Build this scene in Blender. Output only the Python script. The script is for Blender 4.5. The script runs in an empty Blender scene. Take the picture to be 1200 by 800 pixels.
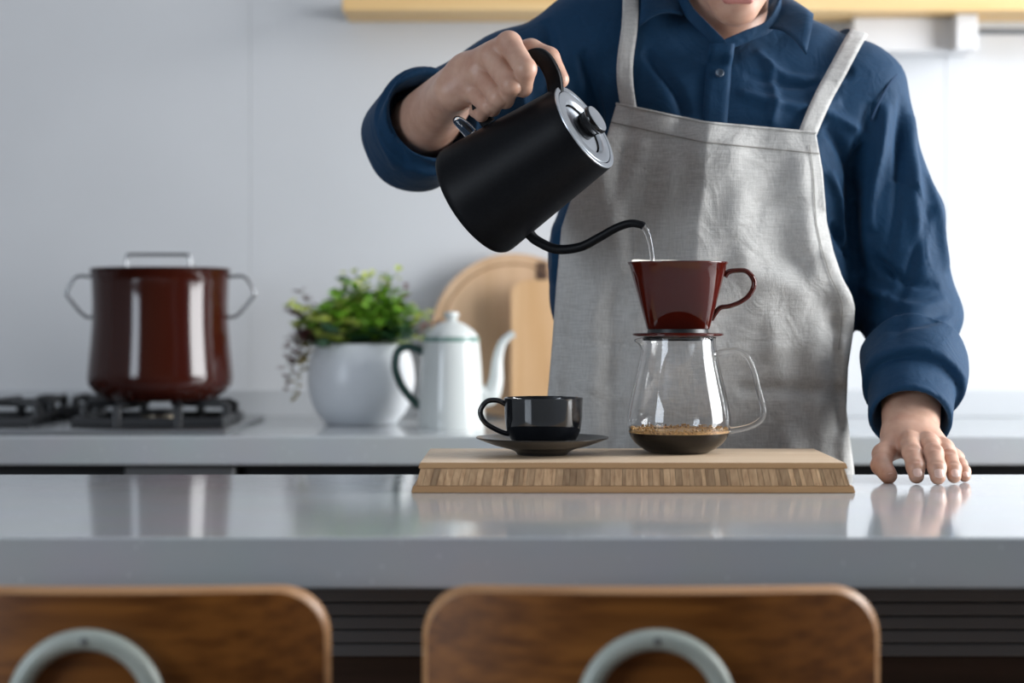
import bpy, bmesh, math, random
import numpy as np
from mathutils import Vector, Matrix
random.seed(7); np.random.seed(7)
PI = math.pi
C = bpy.context.scene.collection
SC = bpy.context.scene

# ------------------------------------------------------------------ camera
CZ = 1.045          # eye height; the two worktops stand at 0.85
FPX = 2300.0
YH = 372.0
cam_d = bpy.data.cameras.new('camera'); cam = bpy.data.objects.new('camera', cam_d); C.objects.link(cam)
cam.location = (0, 0, CZ); cam.rotation_euler = (PI/2, 0, 0)
cam_d.sensor_width = 36; cam_d.lens = FPX/1200*36
cam_d.shift_y = -(400-YH)/1200
cam_d.clip_start = 0.05
cam_d.dof.use_dof = True; cam_d.dof.focus_distance = 2.32; cam_d.dof.aperture_fstop = 3.0
SC.camera = cam
# ------------------------------------------------------------------ world and lights
w = bpy.data.worlds.new('world'); SC.world = w; w.use_nodes = True
bg = w.node_tree.nodes['Background']; bg.inputs[0].default_value = (0.72, 0.82, 0.95, 1); bg.inputs[1].default_value = 0.30
def area(name, loc, target, sx, sy, power, col):
    l = bpy.data.lights.new(name, 'AREA'); l.shape = 'RECTANGLE'; l.size = sx; l.size_y = sy; l.energy = power; l.color = col
    o = bpy.data.objects.new(name, l); C.objects.link(o); o.location = loc
    o.rotation_euler = (Vector(target)-Vector(loc)).to_track_quat('-Z', 'Y').to_euler()
    return o
area('window_light_right', (2.52, 2.45, 1.62), (0.0, 2.45, 1.62), 1.5, 1.7, 118, (0.97, 0.985, 1.0))
area('window_light_left', (-2.92, -0.5, 1.62), (0.0, -0.5, 1.62), 1.9, 1.6, 66, (0.80, 0.89, 1.0))
SC.view_settings.view_transform = 'Standard'; SC.view_settings.look = 'None'
SC.view_settings.exposure = 0.12; SC.view_settings.gamma = 1.0; SC.view_settings.use_curve_mapping = False

# ------------------------------------------------------------------ helpers
def P(px, py, d):
    return Vector(((px-600)*d/FPX, d, CZ+(YH-py)*d/FPX))
def mesh(name, verts, faces, mat=None, parent=None, smooth=True, kind=None, link=True):
    me = bpy.data.meshes.new(name); me.from_pydata([tuple(v) for v in verts], [], faces); me.update()
    if smooth: me.polygons.foreach_set('use_smooth', [True]*len(me.polygons))
    if mat: me.materials.append(mat)
    o = bpy.data.objects.new(name, me)
    if link: C.objects.link(o)
    if parent: o.parent = parent
    if kind: o['kind'] = kind
    return o
def thing(name, label, cat, loc=(0, 0, 0), group=None):
    o = bpy.data.objects.new(name, None); C.objects.link(o); o.location = loc; o.empty_display_size = .05
    o['label'] = label; o['category'] = cat
    if group: o['group'] = group
    return o
def tag(o, label, cat, group=None):
    o['label'] = label; o['category'] = cat
    if group: o['group'] = group
    return o
def box(name, lo, hi, mat, parent=None, bev=0.0, seg=2, kind=None):
    bm = bmesh.new(); bmesh.ops.create_cube(bm, size=1)
    for v in bm.verts:
        v.co = Vector([lo[i]+(v.co[i]+.5)*(hi[i]-lo[i]) for i in range(3)])
    if bev: bmesh.ops.bevel(bm, geom=bm.edges[:], offset=bev, segments=seg, affect='EDGES', profile=.5)
    me = bpy.data.meshes.new(name); bm.to_mesh(me); bm.free(); me.materials.append(mat)
    o = bpy.data.objects.new(name, me); C.objects.link(o)
    if parent: o.parent = parent
    if kind: o['kind'] = kind
    return o
def lathe_data(prof, n=64, c=(0, 0, 0), closed=False):
    vs, fs = [], []
    m = len(prof)
    for i in range(n):
        a = 2*PI*i/n; ca, sa = math.cos(a), math.sin(a)
        for r, z in prof: vs.append((c[0]+r*ca, c[1]+r*sa, c[2]+z))
    for i in range(n):
        j = (i+1) % n
        for k in range(m-1 if not closed else m):
            l = (k+1) % m
            fs.append((i*m+k, j*m+k, j*m+l, i*m+l))
    return vs, fs
def lathe(name, prof, mat, parent=None, n=64, c=(0, 0, 0), closed=False, sub=False):
    if sub: prof = smooth_poly(prof, closed, 5)
    vs, fs = lathe_data(prof, n, c, closed)
    o = mesh(name, vs, fs, mat, parent)
    bm = bmesh.new(); bm.from_mesh(o.data); bmesh.ops.remove_doubles(bm, verts=bm.verts, dist=1e-6)
    bmesh.ops.recalc_face_normals(bm, faces=bm.faces); bm.to_mesh(o.data); bm.free()
    try: o.data.set_sharp_from_angle(angle=math.radians(40))
    except Exception: pass
    return o
def smooth_poly(pts, closed=False, n=6):
    out = []; m = len(pts)
    P_ = [np.array(p, float) for p in pts]
    rng = m if closed else m-1
    for i in range(rng):
        p1, p2 = P_[i], P_[(i+1) % m]
        p0 = P_[(i-1) % m] if (closed or i > 0) else p1
        p3 = P_[(i+2) % m] if (closed or i+2 < m) else p2
        for k in range(n):
            t = k/n
            out.append(tuple(.5*((2*p1)+(-p0+p2)*t+(2*p0-5*p1+4*p2-p3)*t*t+(-p0+3*p1-3*p2+p3)*t**3)))
    if not closed: out.append(tuple(P_[-1]))
    return out
def sweep_data(pts, sec, scales=None, closed=False, up=None, cap=True):
    """pts list of Vector; sec list of (a,b) section points; frames by parallel transport or fixed up."""
    pts = [Vector(p) for p in pts]; n = len(pts); m = len(sec)
    T = []
    for i in range(n):
        if closed: t = pts[(i+1) % n]-pts[i-1]
        else: t = pts[min(i+1, n-1)]-pts[max(i-1, 0)]
        T.append(t.normalized())
    ref = Vector(up) if up else (Vector((0, 0, 1)) if abs(T[0].z) < .9 else Vector((0, 1, 0)))
    N = (ref-T[0]*ref.dot(T[0])).normalized(); vs = []
    for i in range(n):
        if up: N = (Vector(up)-T[i]*Vector(up).dot(T[i])).normalized()
        else: N = (N-T[i]*N.dot(T[i])).normalized()
        B = T[i].cross(N); s = scales[i] if scales else 1
        if not isinstance(s, (tuple, list)): s = (s, s)
        for a, b in sec: vs.append(pts[i]+N*(a*s[0])+B*(b*s[1]))
    fs = []
    for i in range(n if closed else n-1):
        j = (i+1) % n
        for k in range(m):
            l = (k+1) % m; fs.append((i*m+k, i*m+l, j*m+l, j*m+k))
    if cap and not closed:
        fs.append(tuple(range(m-1, -1, -1))); fs.append(tuple((n-1)*m+k for k in range(m)))
    return vs, fs
def circ(n=12, a=1, b=1): return [(a*math.cos(2*PI*i/n), b*math.sin(2*PI*i/n)) for i in range(n)]
def rrect(a, b, r, n=4):
    out = []
    for cx, cy, s in ((a-r, b-r, 0), (-a+r, b-r, 1), (-a+r, -b+r, 2), (a-r, -b+r, 3)):
        for k in range(n+1):
            t = (s+k/n)*PI/2; out.append((cx+r*math.cos(t), cy+r*math.sin(t)))
    return out
def tube(name, pts, r, mat, parent=None, n=14, smooth=6, closed=False, up=None, sec=None, cap=True, link=True):
    """pts: 3D points; r number or list"""
    rr = r if isinstance(r, (list, tuple)) else [r]*len(pts)
    q = [(p[0], p[1], p[2], k) for p, k in zip(pts, rr)]
    if smooth: q = smooth_poly(q, closed, smooth)
    vs, fs = sweep_data([v[:3] for v in q], sec or circ(n), [v[3] for v in q], closed, up, cap)
    o = mesh(name, vs, fs, mat, parent, link=link)
    bm = bmesh.new(); bm.from_mesh(o.data); bmesh.ops.recalc_face_normals(bm, faces=bm.faces); bm.to_mesh(o.data); bm.free()
    try: o.data.set_sharp_from_angle(angle=math.radians(50))
    except Exception: pass
    return o
def join_data(parts):
    V, F = [], []
    for vs, fs in parts:
        b = len(V); V += list(vs); F += [tuple(i+b for i in f) for f in fs]
    return V, F

# ------------------------------------------------------------------ materials
def newmat(name):
    m = bpy.data.materials.new(name); m.use_nodes = True
    nt = m.node_tree; return m, nt, nt.nodes['Principled BSDF']
def mat(name, col, rough=.5, metal=0, coat=0, coatr=.05, trans=0, ior=1.5, sheen=0, sss=0, spec=None):
    m, nt, b = newmat(name)
    b.inputs['Base Color'].default_value = (*col, 1); b.inputs['Roughness'].default_value = rough; b.inputs['Metallic'].default_value = metal
    b.inputs['Coat Weight'].default_value = coat; b.inputs['Coat Roughness'].default_value = coatr
    b.inputs['Transmission Weight'].default_value = trans; b.inputs['IOR'].default_value = ior
    b.inputs['Sheen Weight'].default_value = sheen
    if sss:
        b.inputs['Subsurface Weight'].default_value = sss; b.inputs['Subsurface Radius'].default_value = (.012, .005, .003); b.inputs['Subsurface Scale'].default_value = 1
    if spec is not None: b.inputs['Specular IOR Level'].default_value = spec
    return m
def N(nt, t, **kw):
    n = nt.nodes.new(t)
    for k, v in kw.items(): setattr(n, k, v)
    return n
def noise_col(m, c1, c2, scale=(20, 20, 20), nscale=1.0, detail=4, lo=.35, hi=.65, bump=0, bdist=.001, coord='Object', rand=0.0, rough_var=None):
    nt = m.node_tree; b = nt.nodes['Principled BSDF']
    tc = N(nt, 'ShaderNodeTexCoord'); mp = N(nt, 'ShaderNodeMapping'); mp.inputs['Scale'].default_value = scale
    nz = N(nt, 'ShaderNodeTexNoise'); nz.inputs['Scale'].default_value = nscale; nz.inputs['Detail'].default_value = detail
    rp = N(nt, 'ShaderNodeValToRGB'); rp.color_ramp.elements[0].position = lo; rp.color_ramp.elements[1].position = hi
    rp.color_ramp.elements[0].color = (*c1, 1); rp.color_ramp.elements[1].color = (*c2, 1)
    L = nt.links.new
    L(tc.outputs[coord], mp.inputs[0]); L(mp.outputs[0], nz.inputs[0]); L(nz.outputs[0], rp.inputs[0])
    out = rp.outputs[0]
    if rand:
        oi = N(nt, 'ShaderNodeObjectInfo'); mr = N(nt, 'ShaderNodeMapRange'); mr.inputs[3].default_value = 1-rand; mr.inputs[4].default_value = 1+rand
        L(oi.outputs['Random'], mr.inputs[0]); hs = N(nt, 'ShaderNodeHueSaturation'); L(mr.outputs[0], hs.inputs['Value']); L(out, hs.inputs['Color']); out = hs.outputs[0]
    L(out, b.inputs['Base Color'])
    if bump:
        bp = N(nt, 'ShaderNodeBump'); bp.inputs['Strength'].default_value = bump; bp.inputs['Distance'].default_value = bdist
        L(nz.outputs[0], bp.inputs['Height']); L(bp.outputs[0], b.inputs['Normal'])
    return m
def wood(name, c1, c2, rough=.45, axis='x', rings=70, rand=0.0, coat=0):
    m = mat(name, c1, rough, coat=coat)
    s = {'x': (2.5, rings, rings), 'y': (rings, 2.5, rings), 'z': (rings, rings, 2.5)}[axis]
    return noise_col(m, c1, c2, s, 1, 5, .3, .7, .15, .0005, rand=rand)

M_WALL = noise_col(mat('wall_panel', (.70, .71, .72), .5), (.65, .665, .685), (.68, .695, .715), (3, 3, 3), 1)
M_QUARTZ = mat('quartz_white', (.6, .62, .64), .09, spec=.6)
def quartz(m, base, top):
    nt = m.node_tree; b = nt.nodes['Principled BSDF']; L = nt.links.new
    tc = N(nt, 'ShaderNodeTexCoord'); vo = N(nt, 'ShaderNodeTexVoronoi'); vo.inputs['Scale'].default_value = 60
    nz = N(nt, 'ShaderNodeTexNoise'); nz.inputs['Scale'].default_value = 9; nz.inputs['Detail'].default_value = 5
    rp = N(nt, 'ShaderNodeValToRGB'); rp.color_ramp.elements[0].position = .04; rp.color_ramp.elements[1].position = .14
    rp.color_ramp.elements[0].color = (*top, 1); rp.color_ramp.elements[1].color = (*base, 1)
    mx = N(nt, 'ShaderNodeMix', data_type='RGBA'); mx.blend_type = 'MULTIPLY'; mx.inputs[0].default_value = .12
    L(tc.outputs['Object'], vo.inputs['Vector']); L(tc.outputs['Object'], nz.inputs['Vector'])
    L(vo.outputs['Distance'], rp.inputs[0]); L(rp.outputs[0], mx.inputs[6]); L(nz.outputs['Color'], mx.inputs[7]); L(mx.outputs[2], b.inputs['Base Color'])
quartz(M_QUARTZ, (.55, .58, .60), (.70, .73, .75))
M_FLOOR = wood('floor_wood', (.10, .06, .04), (.17, .10, .065), .45, 'x', 30)
M_BAMBOO = wood('bamboo_top', (.78, .57, .38), (.88, .68, .48), .42, 'x', 55)
M_BAMBOO_D = wood('bamboo_band', (.42, .235, .11), (.54, .33, .165), .45, 'x', 90)
M_STRIP = wood('bamboo_end_strip', (.36, .205, .105), (.58, .38, .215), .5, 'z', 260, rand=.38)
M_CHAIR = wood('teak_veneer', (.12, .038, .006), (.30, .110, .020), .34, 'x', 110)
M_CHAIRE = wood('teak_edge', (.42, .21, .09), (.55, .30, .14), .4, 'x', 90)
M_SHELF = wood('shelf_pine', (.74, .47, .19), (.86, .61, .31), .5, 'x', 50)
M_BOARD1 = wood('board_beech', (.58, .37, .21), (.72, .50, .32), .5, 'z', 22)
M_BOARD2 = wood('board_oak', (.60, .35, .16), (.74, .49, .28), .5, 'z', 25)
M_CAB = mat('cabinet_dark', (.012, .013, .015), .4)
M_PANEL = mat('slat_grey', (.26, .28, .295), .3)
M_PANELW = wood('panel_brown', (.05, .03, .02), (.09, .055, .037), .5, 'x', 60)
M_STEEL = mat('stainless', (.40, .41, .42), .25, 1)
M_STEELB = mat('bright_steel', (.8, .82, .84), .12, 1)
M_GREYM = mat('grey_metal', (.16, .165, .17), .4, .3)
M_IRON = mat('cast_iron', (.012, .013, .015), .38)
M_BRASS = mat('burner_brass', (.45, .38, .28), .3, 1)
M_POT = mat('brown_enamel', (.042, .0075, .004), .10)
M_DRIP = mat('brown_glaze', (.065, .0065, .003), .05)
M_CUP = mat('black_glaze', (.006, .007, .009), .09, coat=.5, coatr=.03)
M_SAUCER = mat('black_stoneware', (.012, .012, .013), .22)
M_WHITE = mat('white_ceramic', (.76, .79, .82), .3)
M_ENAM = mat('white_enamel', (.66, .69, .67), .15)
M_ENAMG = mat('green_enamel', (.03, .07, .06), .2)
M_ENAMT = mat('green_trim', (.18, .30, .26), .2)
M_SOIL = mat('soil', (.03, .02, .013), .9)
M_KETTLE = noise_col(mat('matte_black', (.008, .009, .011), .45, spec=.14), (.0035, .004, .0055), (.006, .0065, .008), (300, 300, 300), 1, 2, bump=.06, bdist=.0003)
M_KLID = mat('lid_plate', (.46, .49, .53), .30, .7)
M_KDARK = mat('gloss_black', (.004, .004, .005), .12)
M_GLASS = mat('clear_glass', (1, 1, 1), 0, trans=1, ior=1.43)
M_WATER = mat('water', (1, 1, 1), 0, trans=1, ior=1.33)
M_COFFEE = mat('coffee', (.006, .0025, .0012), .05, spec=.03)
M_FOAM = noise_col(mat('coffee_foam', (.5, .3, .12), .35), (.30, .13, .03), (.85, .52, .20), (500, 500, 500), 1, 3, bump=.6, bdist=.001)
M_PAPER = mat('filter_paper', (.85, .80, .70), .85)
M_TUBE = noise_col(mat('mint_enamel_tube', (.42, .47, .42), .32), (.40, .45, .40), (.47, .51, .455), (30, 30, 30), 1)
M_SKIN = mat('skin', (.60, .36, .255), .42, sss=.18)
noise_col(M_SKIN, (.50, .27, .19), (.66, .42, .31), (45, 45, 45), 1, 6, .25, .75, .35, .0007)
M_LIP = mat('lips', (.55, .22, .19), .4)
M_NAIL = mat('nail', (.74, .50, .42), .22, coat=.4)
M_HAIR = noise_col(mat('hair_black', (.012, .010, .009), .4), (.006, .005, .005), (.03, .024, .02), (300, 300, 40), 1, 3, bump=.6, bdist=.003)
M_EYE = mat('eye', (.7, .7, .7), .1); M_IRIS = mat('iris', (.03, .015, .01), .1)
M_TROUSER = mat('trouser_grey', (.03, .032, .036), .85)
M_SHOE = mat('shoe_black', (.01, .01, .011), .35)
def cloth(name, c1, c2, weave=900, rough=.85, sheen=.2, slub=.5, bump=.35, big=.0):
    m, nt, b = newmat(name); L = nt.links.new
    b.inputs['Roughness'].default_value = rough; b.inputs['Sheen Weight'].default_value = sheen; b.inputs['Sheen Roughness'].default_value = .5
    b.inputs['Specular IOR Level'].default_value = .25
    tc = N(nt, 'ShaderNodeTexCoord')
    hs = []
    for sc in ((weave*.06, weave*.06, weave), (weave, weave, weave*.06)):
        mp = N(nt, 'ShaderNodeMapping'); mp.inputs['Scale'].default_value = sc
        nz = N(nt, 'ShaderNodeTexNoise'); nz.inputs['Scale'].default_value = 1; nz.inputs['Detail'].default_value = 3
        L(tc.outputs['Object'], mp.inputs[0]); L(mp.outputs[0], nz.inputs[0]); hs.append(nz)
    ad = N(nt, 'ShaderNodeMath', operation='ADD'); L(hs[0].outputs[0], ad.inputs[0]); L(hs[1].outputs[0], ad.inputs[1])
    mr = N(nt, 'ShaderNodeMapRange'); mr.inputs[1].default_value = .72; mr.inputs[2].default_value = 1.28; L(ad.outputs[0], mr.inputs[0])
    mx = N(nt, 'ShaderNodeMix', data_type='RGBA'); mx.inputs[6].default_value = (*c1, 1); mx.inputs[7].default_value = (*c2, 1)
    L(mr.outputs[0], mx.inputs[0]); L(mx.outputs[2], b.inputs['Base Color'])
    bp = N(nt, 'ShaderNodeBump'); bp.inputs['Strength'].default_value = bump; bp.inputs['Distance'].default_value = .0006
    L(mr.outputs[0], bp.inputs['Height'])
    nb = N(nt, 'ShaderNodeTexNoise'); nb.inputs['Scale'].default_value = 26; nb.inputs['Detail'].default_value = 3; nb.inputs['Distortion'].default_value = .8
    L(tc.outputs['Object'], nb.inputs[0])
    b2 = N(nt, 'ShaderNodeBump'); b2.inputs['Strength'].default_value = big; b2.inputs['Distance'].default_value = .006
    L(nb.outputs[0], b2.inputs['Height']); L(b2.outputs[0], bp.inputs['Normal']); L(bp.outputs[0], b.inputs['Normal'])
    return m
M_SHIRT = cloth('navy_cotton', (.0018, .030, .078), (.0026, .040, .100), 1500, .72, .05, bump=.12, big=.5)
M_APRON = cloth('grey_linen', (.43, .425, .41), (.59, .585, .565), 900, .9, .05, bump=.5, big=.7)
M_THREAD = mat('stitch', (.004, .03, .08), .9)
M_THREADA = mat('seam_linen', (.25, .24, .22), .9)
M_BUTTON = mat('button', (.06, .09, .13), .25)

# ------------------------------------------------------------------ distances
DF, DB = 1.741, 2.441      # island front and back edge
KF, KW = 3.23, 3.87        # back worktop front edge, back wall
TOP = .85

# ------------------------------------------------------------------ setting
def struct(o, label=None):
    o['kind'] = 'structure'
    return o
struct(box('floor', (-3, -2.6, -.05), (2.6, KW+.1, 0), M_FLOOR))
M_PLAIN = mat('painted_plaster', (.42, .44, .47), .6)
M_FAR = noise_col(mat('brown_far_wall', (.12, .075, .045), .6), (.10, .062, .038), (.16, .10, .062), (2, 2, 2), 1)
struct(box('ceiling', (-3.1, -2.7, 2.71), (2.7, KW+.1, 2.76), M_PLAIN))
struct(box('wall_front', (-3, -2.7, 0), (2.6, -2.6, 2.7), M_FAR))
def wall_with_window(name, x0, x1, ya, yb, za, zb, n, xin):
    w_ = struct(box(name, (x0, -2.6, 0), (x1, ya, 2.7), M_PLAIN))
    for lo_, hi_ in (((x0, yb, 0), (x1, KW+.1, 2.7)), ((x0, ya, 0), (x1, yb, za)), ((x0, ya, zb), (x1, yb, 2.7))):
        box('wall_section', lo_, hi_, M_PLAIN, w_)
    fr = struct(box('window_%d' % n, (x0+.03, ya, za), (x1-.03, yb, za+.05), M_RAIL, None, .004, 1))
    for lo_, hi_ in (((x0+.03, ya, zb-.05), (x1-.03, yb, zb)), ((x0+.03, ya, za+.05), (x1-.03, ya+.05, zb-.05)), ((x0+.03, yb-.05, za+.05), (x1-.03, yb, zb-.05))):
        box('window_frame', lo_, hi_, M_RAIL, fr, .004, 1)
M_RAIL = mat('rail_white', (.7, .7, .71), .35)
wall_with_window('wall_right', 2.6, 2.7, 1.65, 3.25, .75, 2.5, 1, 2.6)
wall_with_window('wall_left', -3.1, -3.0, -1.5, .5, .8, 2.45, 2, -3.0)
wall = struct(box('wall_back', (-3, KW+.012, 0), (2.6, KW+.11, 2.7), mat('wall_core', (.5, .5, .5), .8)))
seams = [-3.0, P(293, 0, KW).x, P(1108, 0, KW).x, 2.6]
for i in range(3):
    box('wall_panel', (seams[i]+.0004, KW, .0), (seams[i+1]-.0004, KW+.012, 2.7), M_WALL, wall, .0006, 1)
# upstand behind the worktop
zup = P(0, 457, KW-.012).z
struct(box('trim_1', (-3, KW-.014, TOP), (2.6, KW, zup), mat('upstand_grey', (.55, .57, .59), .25), None, .002, 2))

# back worktop
box_o = box('worktop', (-3, KF, TOP-.048), (2.6, KW-.001, TOP), M_QUARTZ, None, .003, 2)
tag(box_o, 'pale grey worktop running along the back wall', 'worktop')
# cabinets under the back worktop
def cabinet(x0, x1, label, m=M_CAB):
    c = thing('base_cabinet', label, 'cabinet', ((x0+x1)/2, KF+.3, 0), 'dark base cabinets under the back worktop')
    T_ = lambda o: (setattr(o, 'matrix_parent_inverse', c.matrix_basis.inverted()), o)[1]
    box('carcass', (x0+.002, KF+.05, .10), (x1-.002, KW-.02, TOP-.049), m, c).matrix_parent_inverse = Matrix.Translation(-c.location)
    box('door', (x0+.003, KF+.03, .11), ((x0+x1)/2-.0015, KF+.05, TOP-.08), m, c, .001, 1).matrix_parent_inverse = Matrix.Translation(-c.location)
    box('door', ((x0+x1)/2+.0015, KF+.03, .11), (x1-.003, KF+.05, TOP-.08), m, c, .001, 1).matrix_parent_inverse = Matrix.Translation(-c.location)
    box('plinth', (x0+.002, KF+.09, 0), (x1-.002, KW-.03, .10), m, c).matrix_parent_inverse = Matrix.Translation(-c.location)
    return c
ox0, ox1 = P(143, 0, KF).x, P(272, 0, KF).x
for (a, b_, lab) in ((-2.98, -1.6, 'dark base cabinet in the left corner beyond the gas hob'),
                 (-1.6, ox0-.35, 'dark base cabinet left of the oven under the back worktop'),
                     (ox1+.01, .35, 'dark base cabinet under the back worktop right of the grey oven front'),
                     (.35, 1.15, 'dark base cabinet under the back worktop behind the resting hand'),
                     (1.15, 2.58, 'dark base cabinet at the far right under the back worktop')):
    cabinet(a, b_, lab)
ov = thing('oven', 'dark built-in oven with a grey front strip under the gas hob', 'oven', ((ox0-.35+ox1)/2, KF+.3, 0))
ov_i = Matrix.Translation(-ov.location)
box('oven_body', (ox0-.345, KF+.06, .1), (ox1+.005, KW-.02, TOP-.05), M_CAB, ov).matrix_parent_inverse = ov_i
box('control_panel', (ox0, KF+.02, TOP-.14), (ox1, KF+.06, TOP-.052), M_GREYM, ov, .002, 1).matrix_parent_inverse = ov_i
box('oven_door', (ox0, KF+.025, .12), (ox1, KF+.06, TOP-.145), M_KDARK, ov, .002, 1).matrix_parent_inverse = ov_i
box('plinth', (ox0-.34, KF+.09, 0), (ox1, KW-.03, .10), M_CAB, ov).matrix_parent_inverse = ov_i

# island
isl = thing('kitchen_island', 'long island counter with a glossy pale grey quartz top and grey front edge', 'counter', (0, 2.1, 0))
ii = Matrix.Translation(-isl.location)
def isp(o): o.parent = isl; o.matrix_parent_inverse = ii; return o
isp(box('countertop', (-1.9, DF, TOP-.0455), (1.9, DB, TOP), M_QUARTZ, None, .0022, 3))
isp(box('cabinet_body', (-1.8, 2.03, 0), (1.8, DB-.03, TOP-.0465), M_PANELW))
for i in range(7):   # grey horizontal slats under the top
    z1 = P(0, 706+16*(i-1), 2.0).z - .0004
    z0 = P(0, 706+16*i, 2.0).z + .0005
    if z1 > TOP-.047: z1 = TOP-.047
    if z0 < P(0, 772, 2.0).z: break
    isp(box('slat', (-1.8, 2.0, z0), (1.8, 2.029, z1), M_PANEL, None, .0022, 2))
for i in range(6):
    isp(box('front_panel', (-1.8+i*.6, 2.012, .02), (-1.8+(i+1)*.6-.002, 2.029, P(0, 771, 2.0).z), M_PANELW, None, .001, 1))

# ------------------------------------------------------------------ shelf and rail on the wall
sh = thing('wall_shelf', 'light pine wall shelf along the top of the back wall', 'shelf', (.8, 3.8, P(0, 26, KW).z))
si = Matrix.Translation(-sh.location)
zs = P(0, 26, KW).z
box('shelf_board', (P(401, 0, 3.72).x, 3.72, zs), (2.2, KW-.001, zs+.035), M_SHELF, sh, .0015, 2).matrix_parent_inverse = si
box('bracket', (P(1118, 0, 3.78).x, 3.76, P(0, 58, 3.76).z), (P(1143, 0, 3.78).x, KW-.002, zs-.0005), M_RAIL, sh, .002, 2).matrix_parent_inverse = si
lt = box('under_shelf_panel', (P(1000, 0, 3.8).x, 3.80, P(0, 60, 3.80).z), (P(1117, 0, 3.8).x, KW-.002, zs-.001), M_RAIL, None, .003, 2)
tag(lt, 'slim white box fixed under the pine shelf behind the shoulder', 'shelf light')
rl = thing('hanging_rail', 'grey metal rail hanging under the right end of the shelf', 'rail', P(1170, 36, 3.78))
ri = Matrix.Translation(-rl.location)
box('rail_bar', (P(1146, 0, 3.77).x, 3.765, P(0, 40, 3.77).z), (1.9, 3.785, P(0, 33, 3.77).z), M_GREYM, rl, .002, 2).matrix_parent_inverse = ri
for x in (P(1152, 0, 3.77).x, 1.6):
    box('rail_mount', (x, 3.785, P(0, 39, 3.77).z), (x+.012, KW-.001, P(0, 34, 3.77).z), M_RAIL, rl, .001, 1).matrix_parent_inverse = ri

# ------------------------------------------------------------------ gas hob
hob = thing('gas_hob', 'stainless gas hob with black cast-iron grates under the brown pot', 'stove', (P(60, 0, 3.5).x, 3.5, TOP))
hl = hob.location
def hp(o): o.parent = hob; o.matrix_parent_inverse = Matrix.Translation(-hl); return o
hp(box('hob_plate', (-1.35, 3.27, TOP+.0005), (P(278, 0, 3.4).x, 3.79, TOP+.008), M_STEEL, None, .003, 2))
PX, PD = P(188, 0, 3.5).x, 3.50
def burner(x, y, r, top):
    b = hp(lathe('burner', [(0, 0), (r*1.25, 0), (r*1.25, .006), (r, .008), (r, .014), (0, .014)], M_BRASS, c=(x, y, TOP+.008), n=32))
    lathe('burner_cap', [(0, .0145), (r*.95, .0145), (r*.95, .021), (r*.7, .024), (0, .024)], M_IRON, b, c=(x, y, TOP+.008), n=32)
    tube('igniter', [(x+r*1.05, y-r*1.05, TOP+.009), (x+r*1.05, y-r*1.05, TOP+.028)], .0025, M_WHITE, b, n=8, smooth=0)
def grate(xc, yc, hx, hy, zt):
    zb = TOP+.0085; parts = []
    s = rrect(.0085, .0075, .0015, 1)
    fr = [(xc-hx, yc-hy, zb+.006), (xc+hx, yc-hy, zb+.006), (xc+hx, yc+hy, zb+.006), (xc-hx, yc+hy, zb+.006)]
    g = hp(tube('grate', fr+[fr[0]], 1, M_IRON, None, smooth=0, sec=s, up=(0, 0, 1)))
    for k in range(4):
        for t in (-1, 1):
            if k % 2 == 0:
                sx = hx*(1 if k == 0 else -1); o_ = (sx, t*hy*.42)
                pts = [(xc+o_[0], yc+o_[1], zb), (xc+o_[0], yc+o_[1], zt-.008), (xc+o_[0]*.93, yc+o_[1], zt-.005), (xc+o_[0]*.35, yc+o_[1]*.6, zt-.005)]
            else:
                sy = hy*(1 if k == 1 else -1); o_ = (t*hx*.42, sy)
                pts = [(xc+o_[0], yc+o_[1], zb), (xc+o_[0], yc+o_[1], zt-.008), (xc+o_[0], yc+o_[1]*.93, zt-.005), (xc+o_[0]*.6, yc+o_[1]*.35, zt-.005)]
            tube('grate_finger', pts, [1, 1, .9, .7], M_IRON, g, smooth=0, sec=rrect(.0075, .007, .0012, 1))
    return g
ZG = P(0, 467, 3.5).z - .002
grate(PX, PD, .125, .125, ZG); burner(PX, PD, .034, 0)
grate(P(-30, 0, 3.5).x, PD, .125, .125, ZG); burner(P(-30, 0, 3.5).x, PD, .034, 0)
burner(P(82, 0, 3.66).x, 3.66, .026, 0)
g3 = grate(P(82, 0, 3.66).x, 3.66, .055, .055, TOP+.05)

# ------------------------------------------------------------------ brown stock pot
def place(o_list, root):
    for o in o_list: o.parent = root
s = 3.5/FPX
pot = thing('stock_pot', 'tall glossy dark brown enamel pot with lid on the gas hob', 'pot', (PX, PD, ZG))
def yz(y): return (468-y)*s
prof = [(0, 0.0), (60*s, 0), (66*s, .004), (76*s, yz(458)), (83*s, yz(450)), (84.5*s, yz(442)), (83.5*s, yz(430)), (81*s, yz(405)), (79*s, yz(380)), (78.5*s, yz(355)), (79.5*s, yz(330)), (81*s, yz(318)), (82*s, yz(316.5)), (80*s, yz(316)), (77*s, yz(320)), (76*s, yz(380)), (79*s, yz(430)), (60*s, .006), (0, .006)]
lathe('pot_body', prof, M_POT, pot, n=72)
lid = lathe('lid', [(0, yz(317)), (50*s, yz(317.5)), (74*s, yz(318.5)), (80.5*s, yz(316)), (81.5*s, yz(314.5)), (79*s, yz(313.6)), (72*s, yz(315.5)), (40*s, yz(314.8)), (0, yz(314.5))], M_POT, pot, n=72)
hz = lambda x, y: ((x-188)*s, 0, yz(y))
tube('lid_handle', [hz(148, 316), hz(148, 304), hz(150, 299), hz(155, 298), hz(216, 298), hz(221, 299), hz(223, 304), hz(223, 316)], 2.1*s, M_STEEL, lid, n=10, smooth=4)
for sg in (-1, 1):
    q = [(sg*79, 324), (sg*94, 323), (sg*102, 327), (sg*110, 342), (sg*108, 348), (sg*90, 369), (sg*79, 371)]
    tube('side_handle', [(x*s, 0, yz(y)) for x, y in q], 2.0*s, M_STEEL, pot, n=10, smooth=5)

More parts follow.
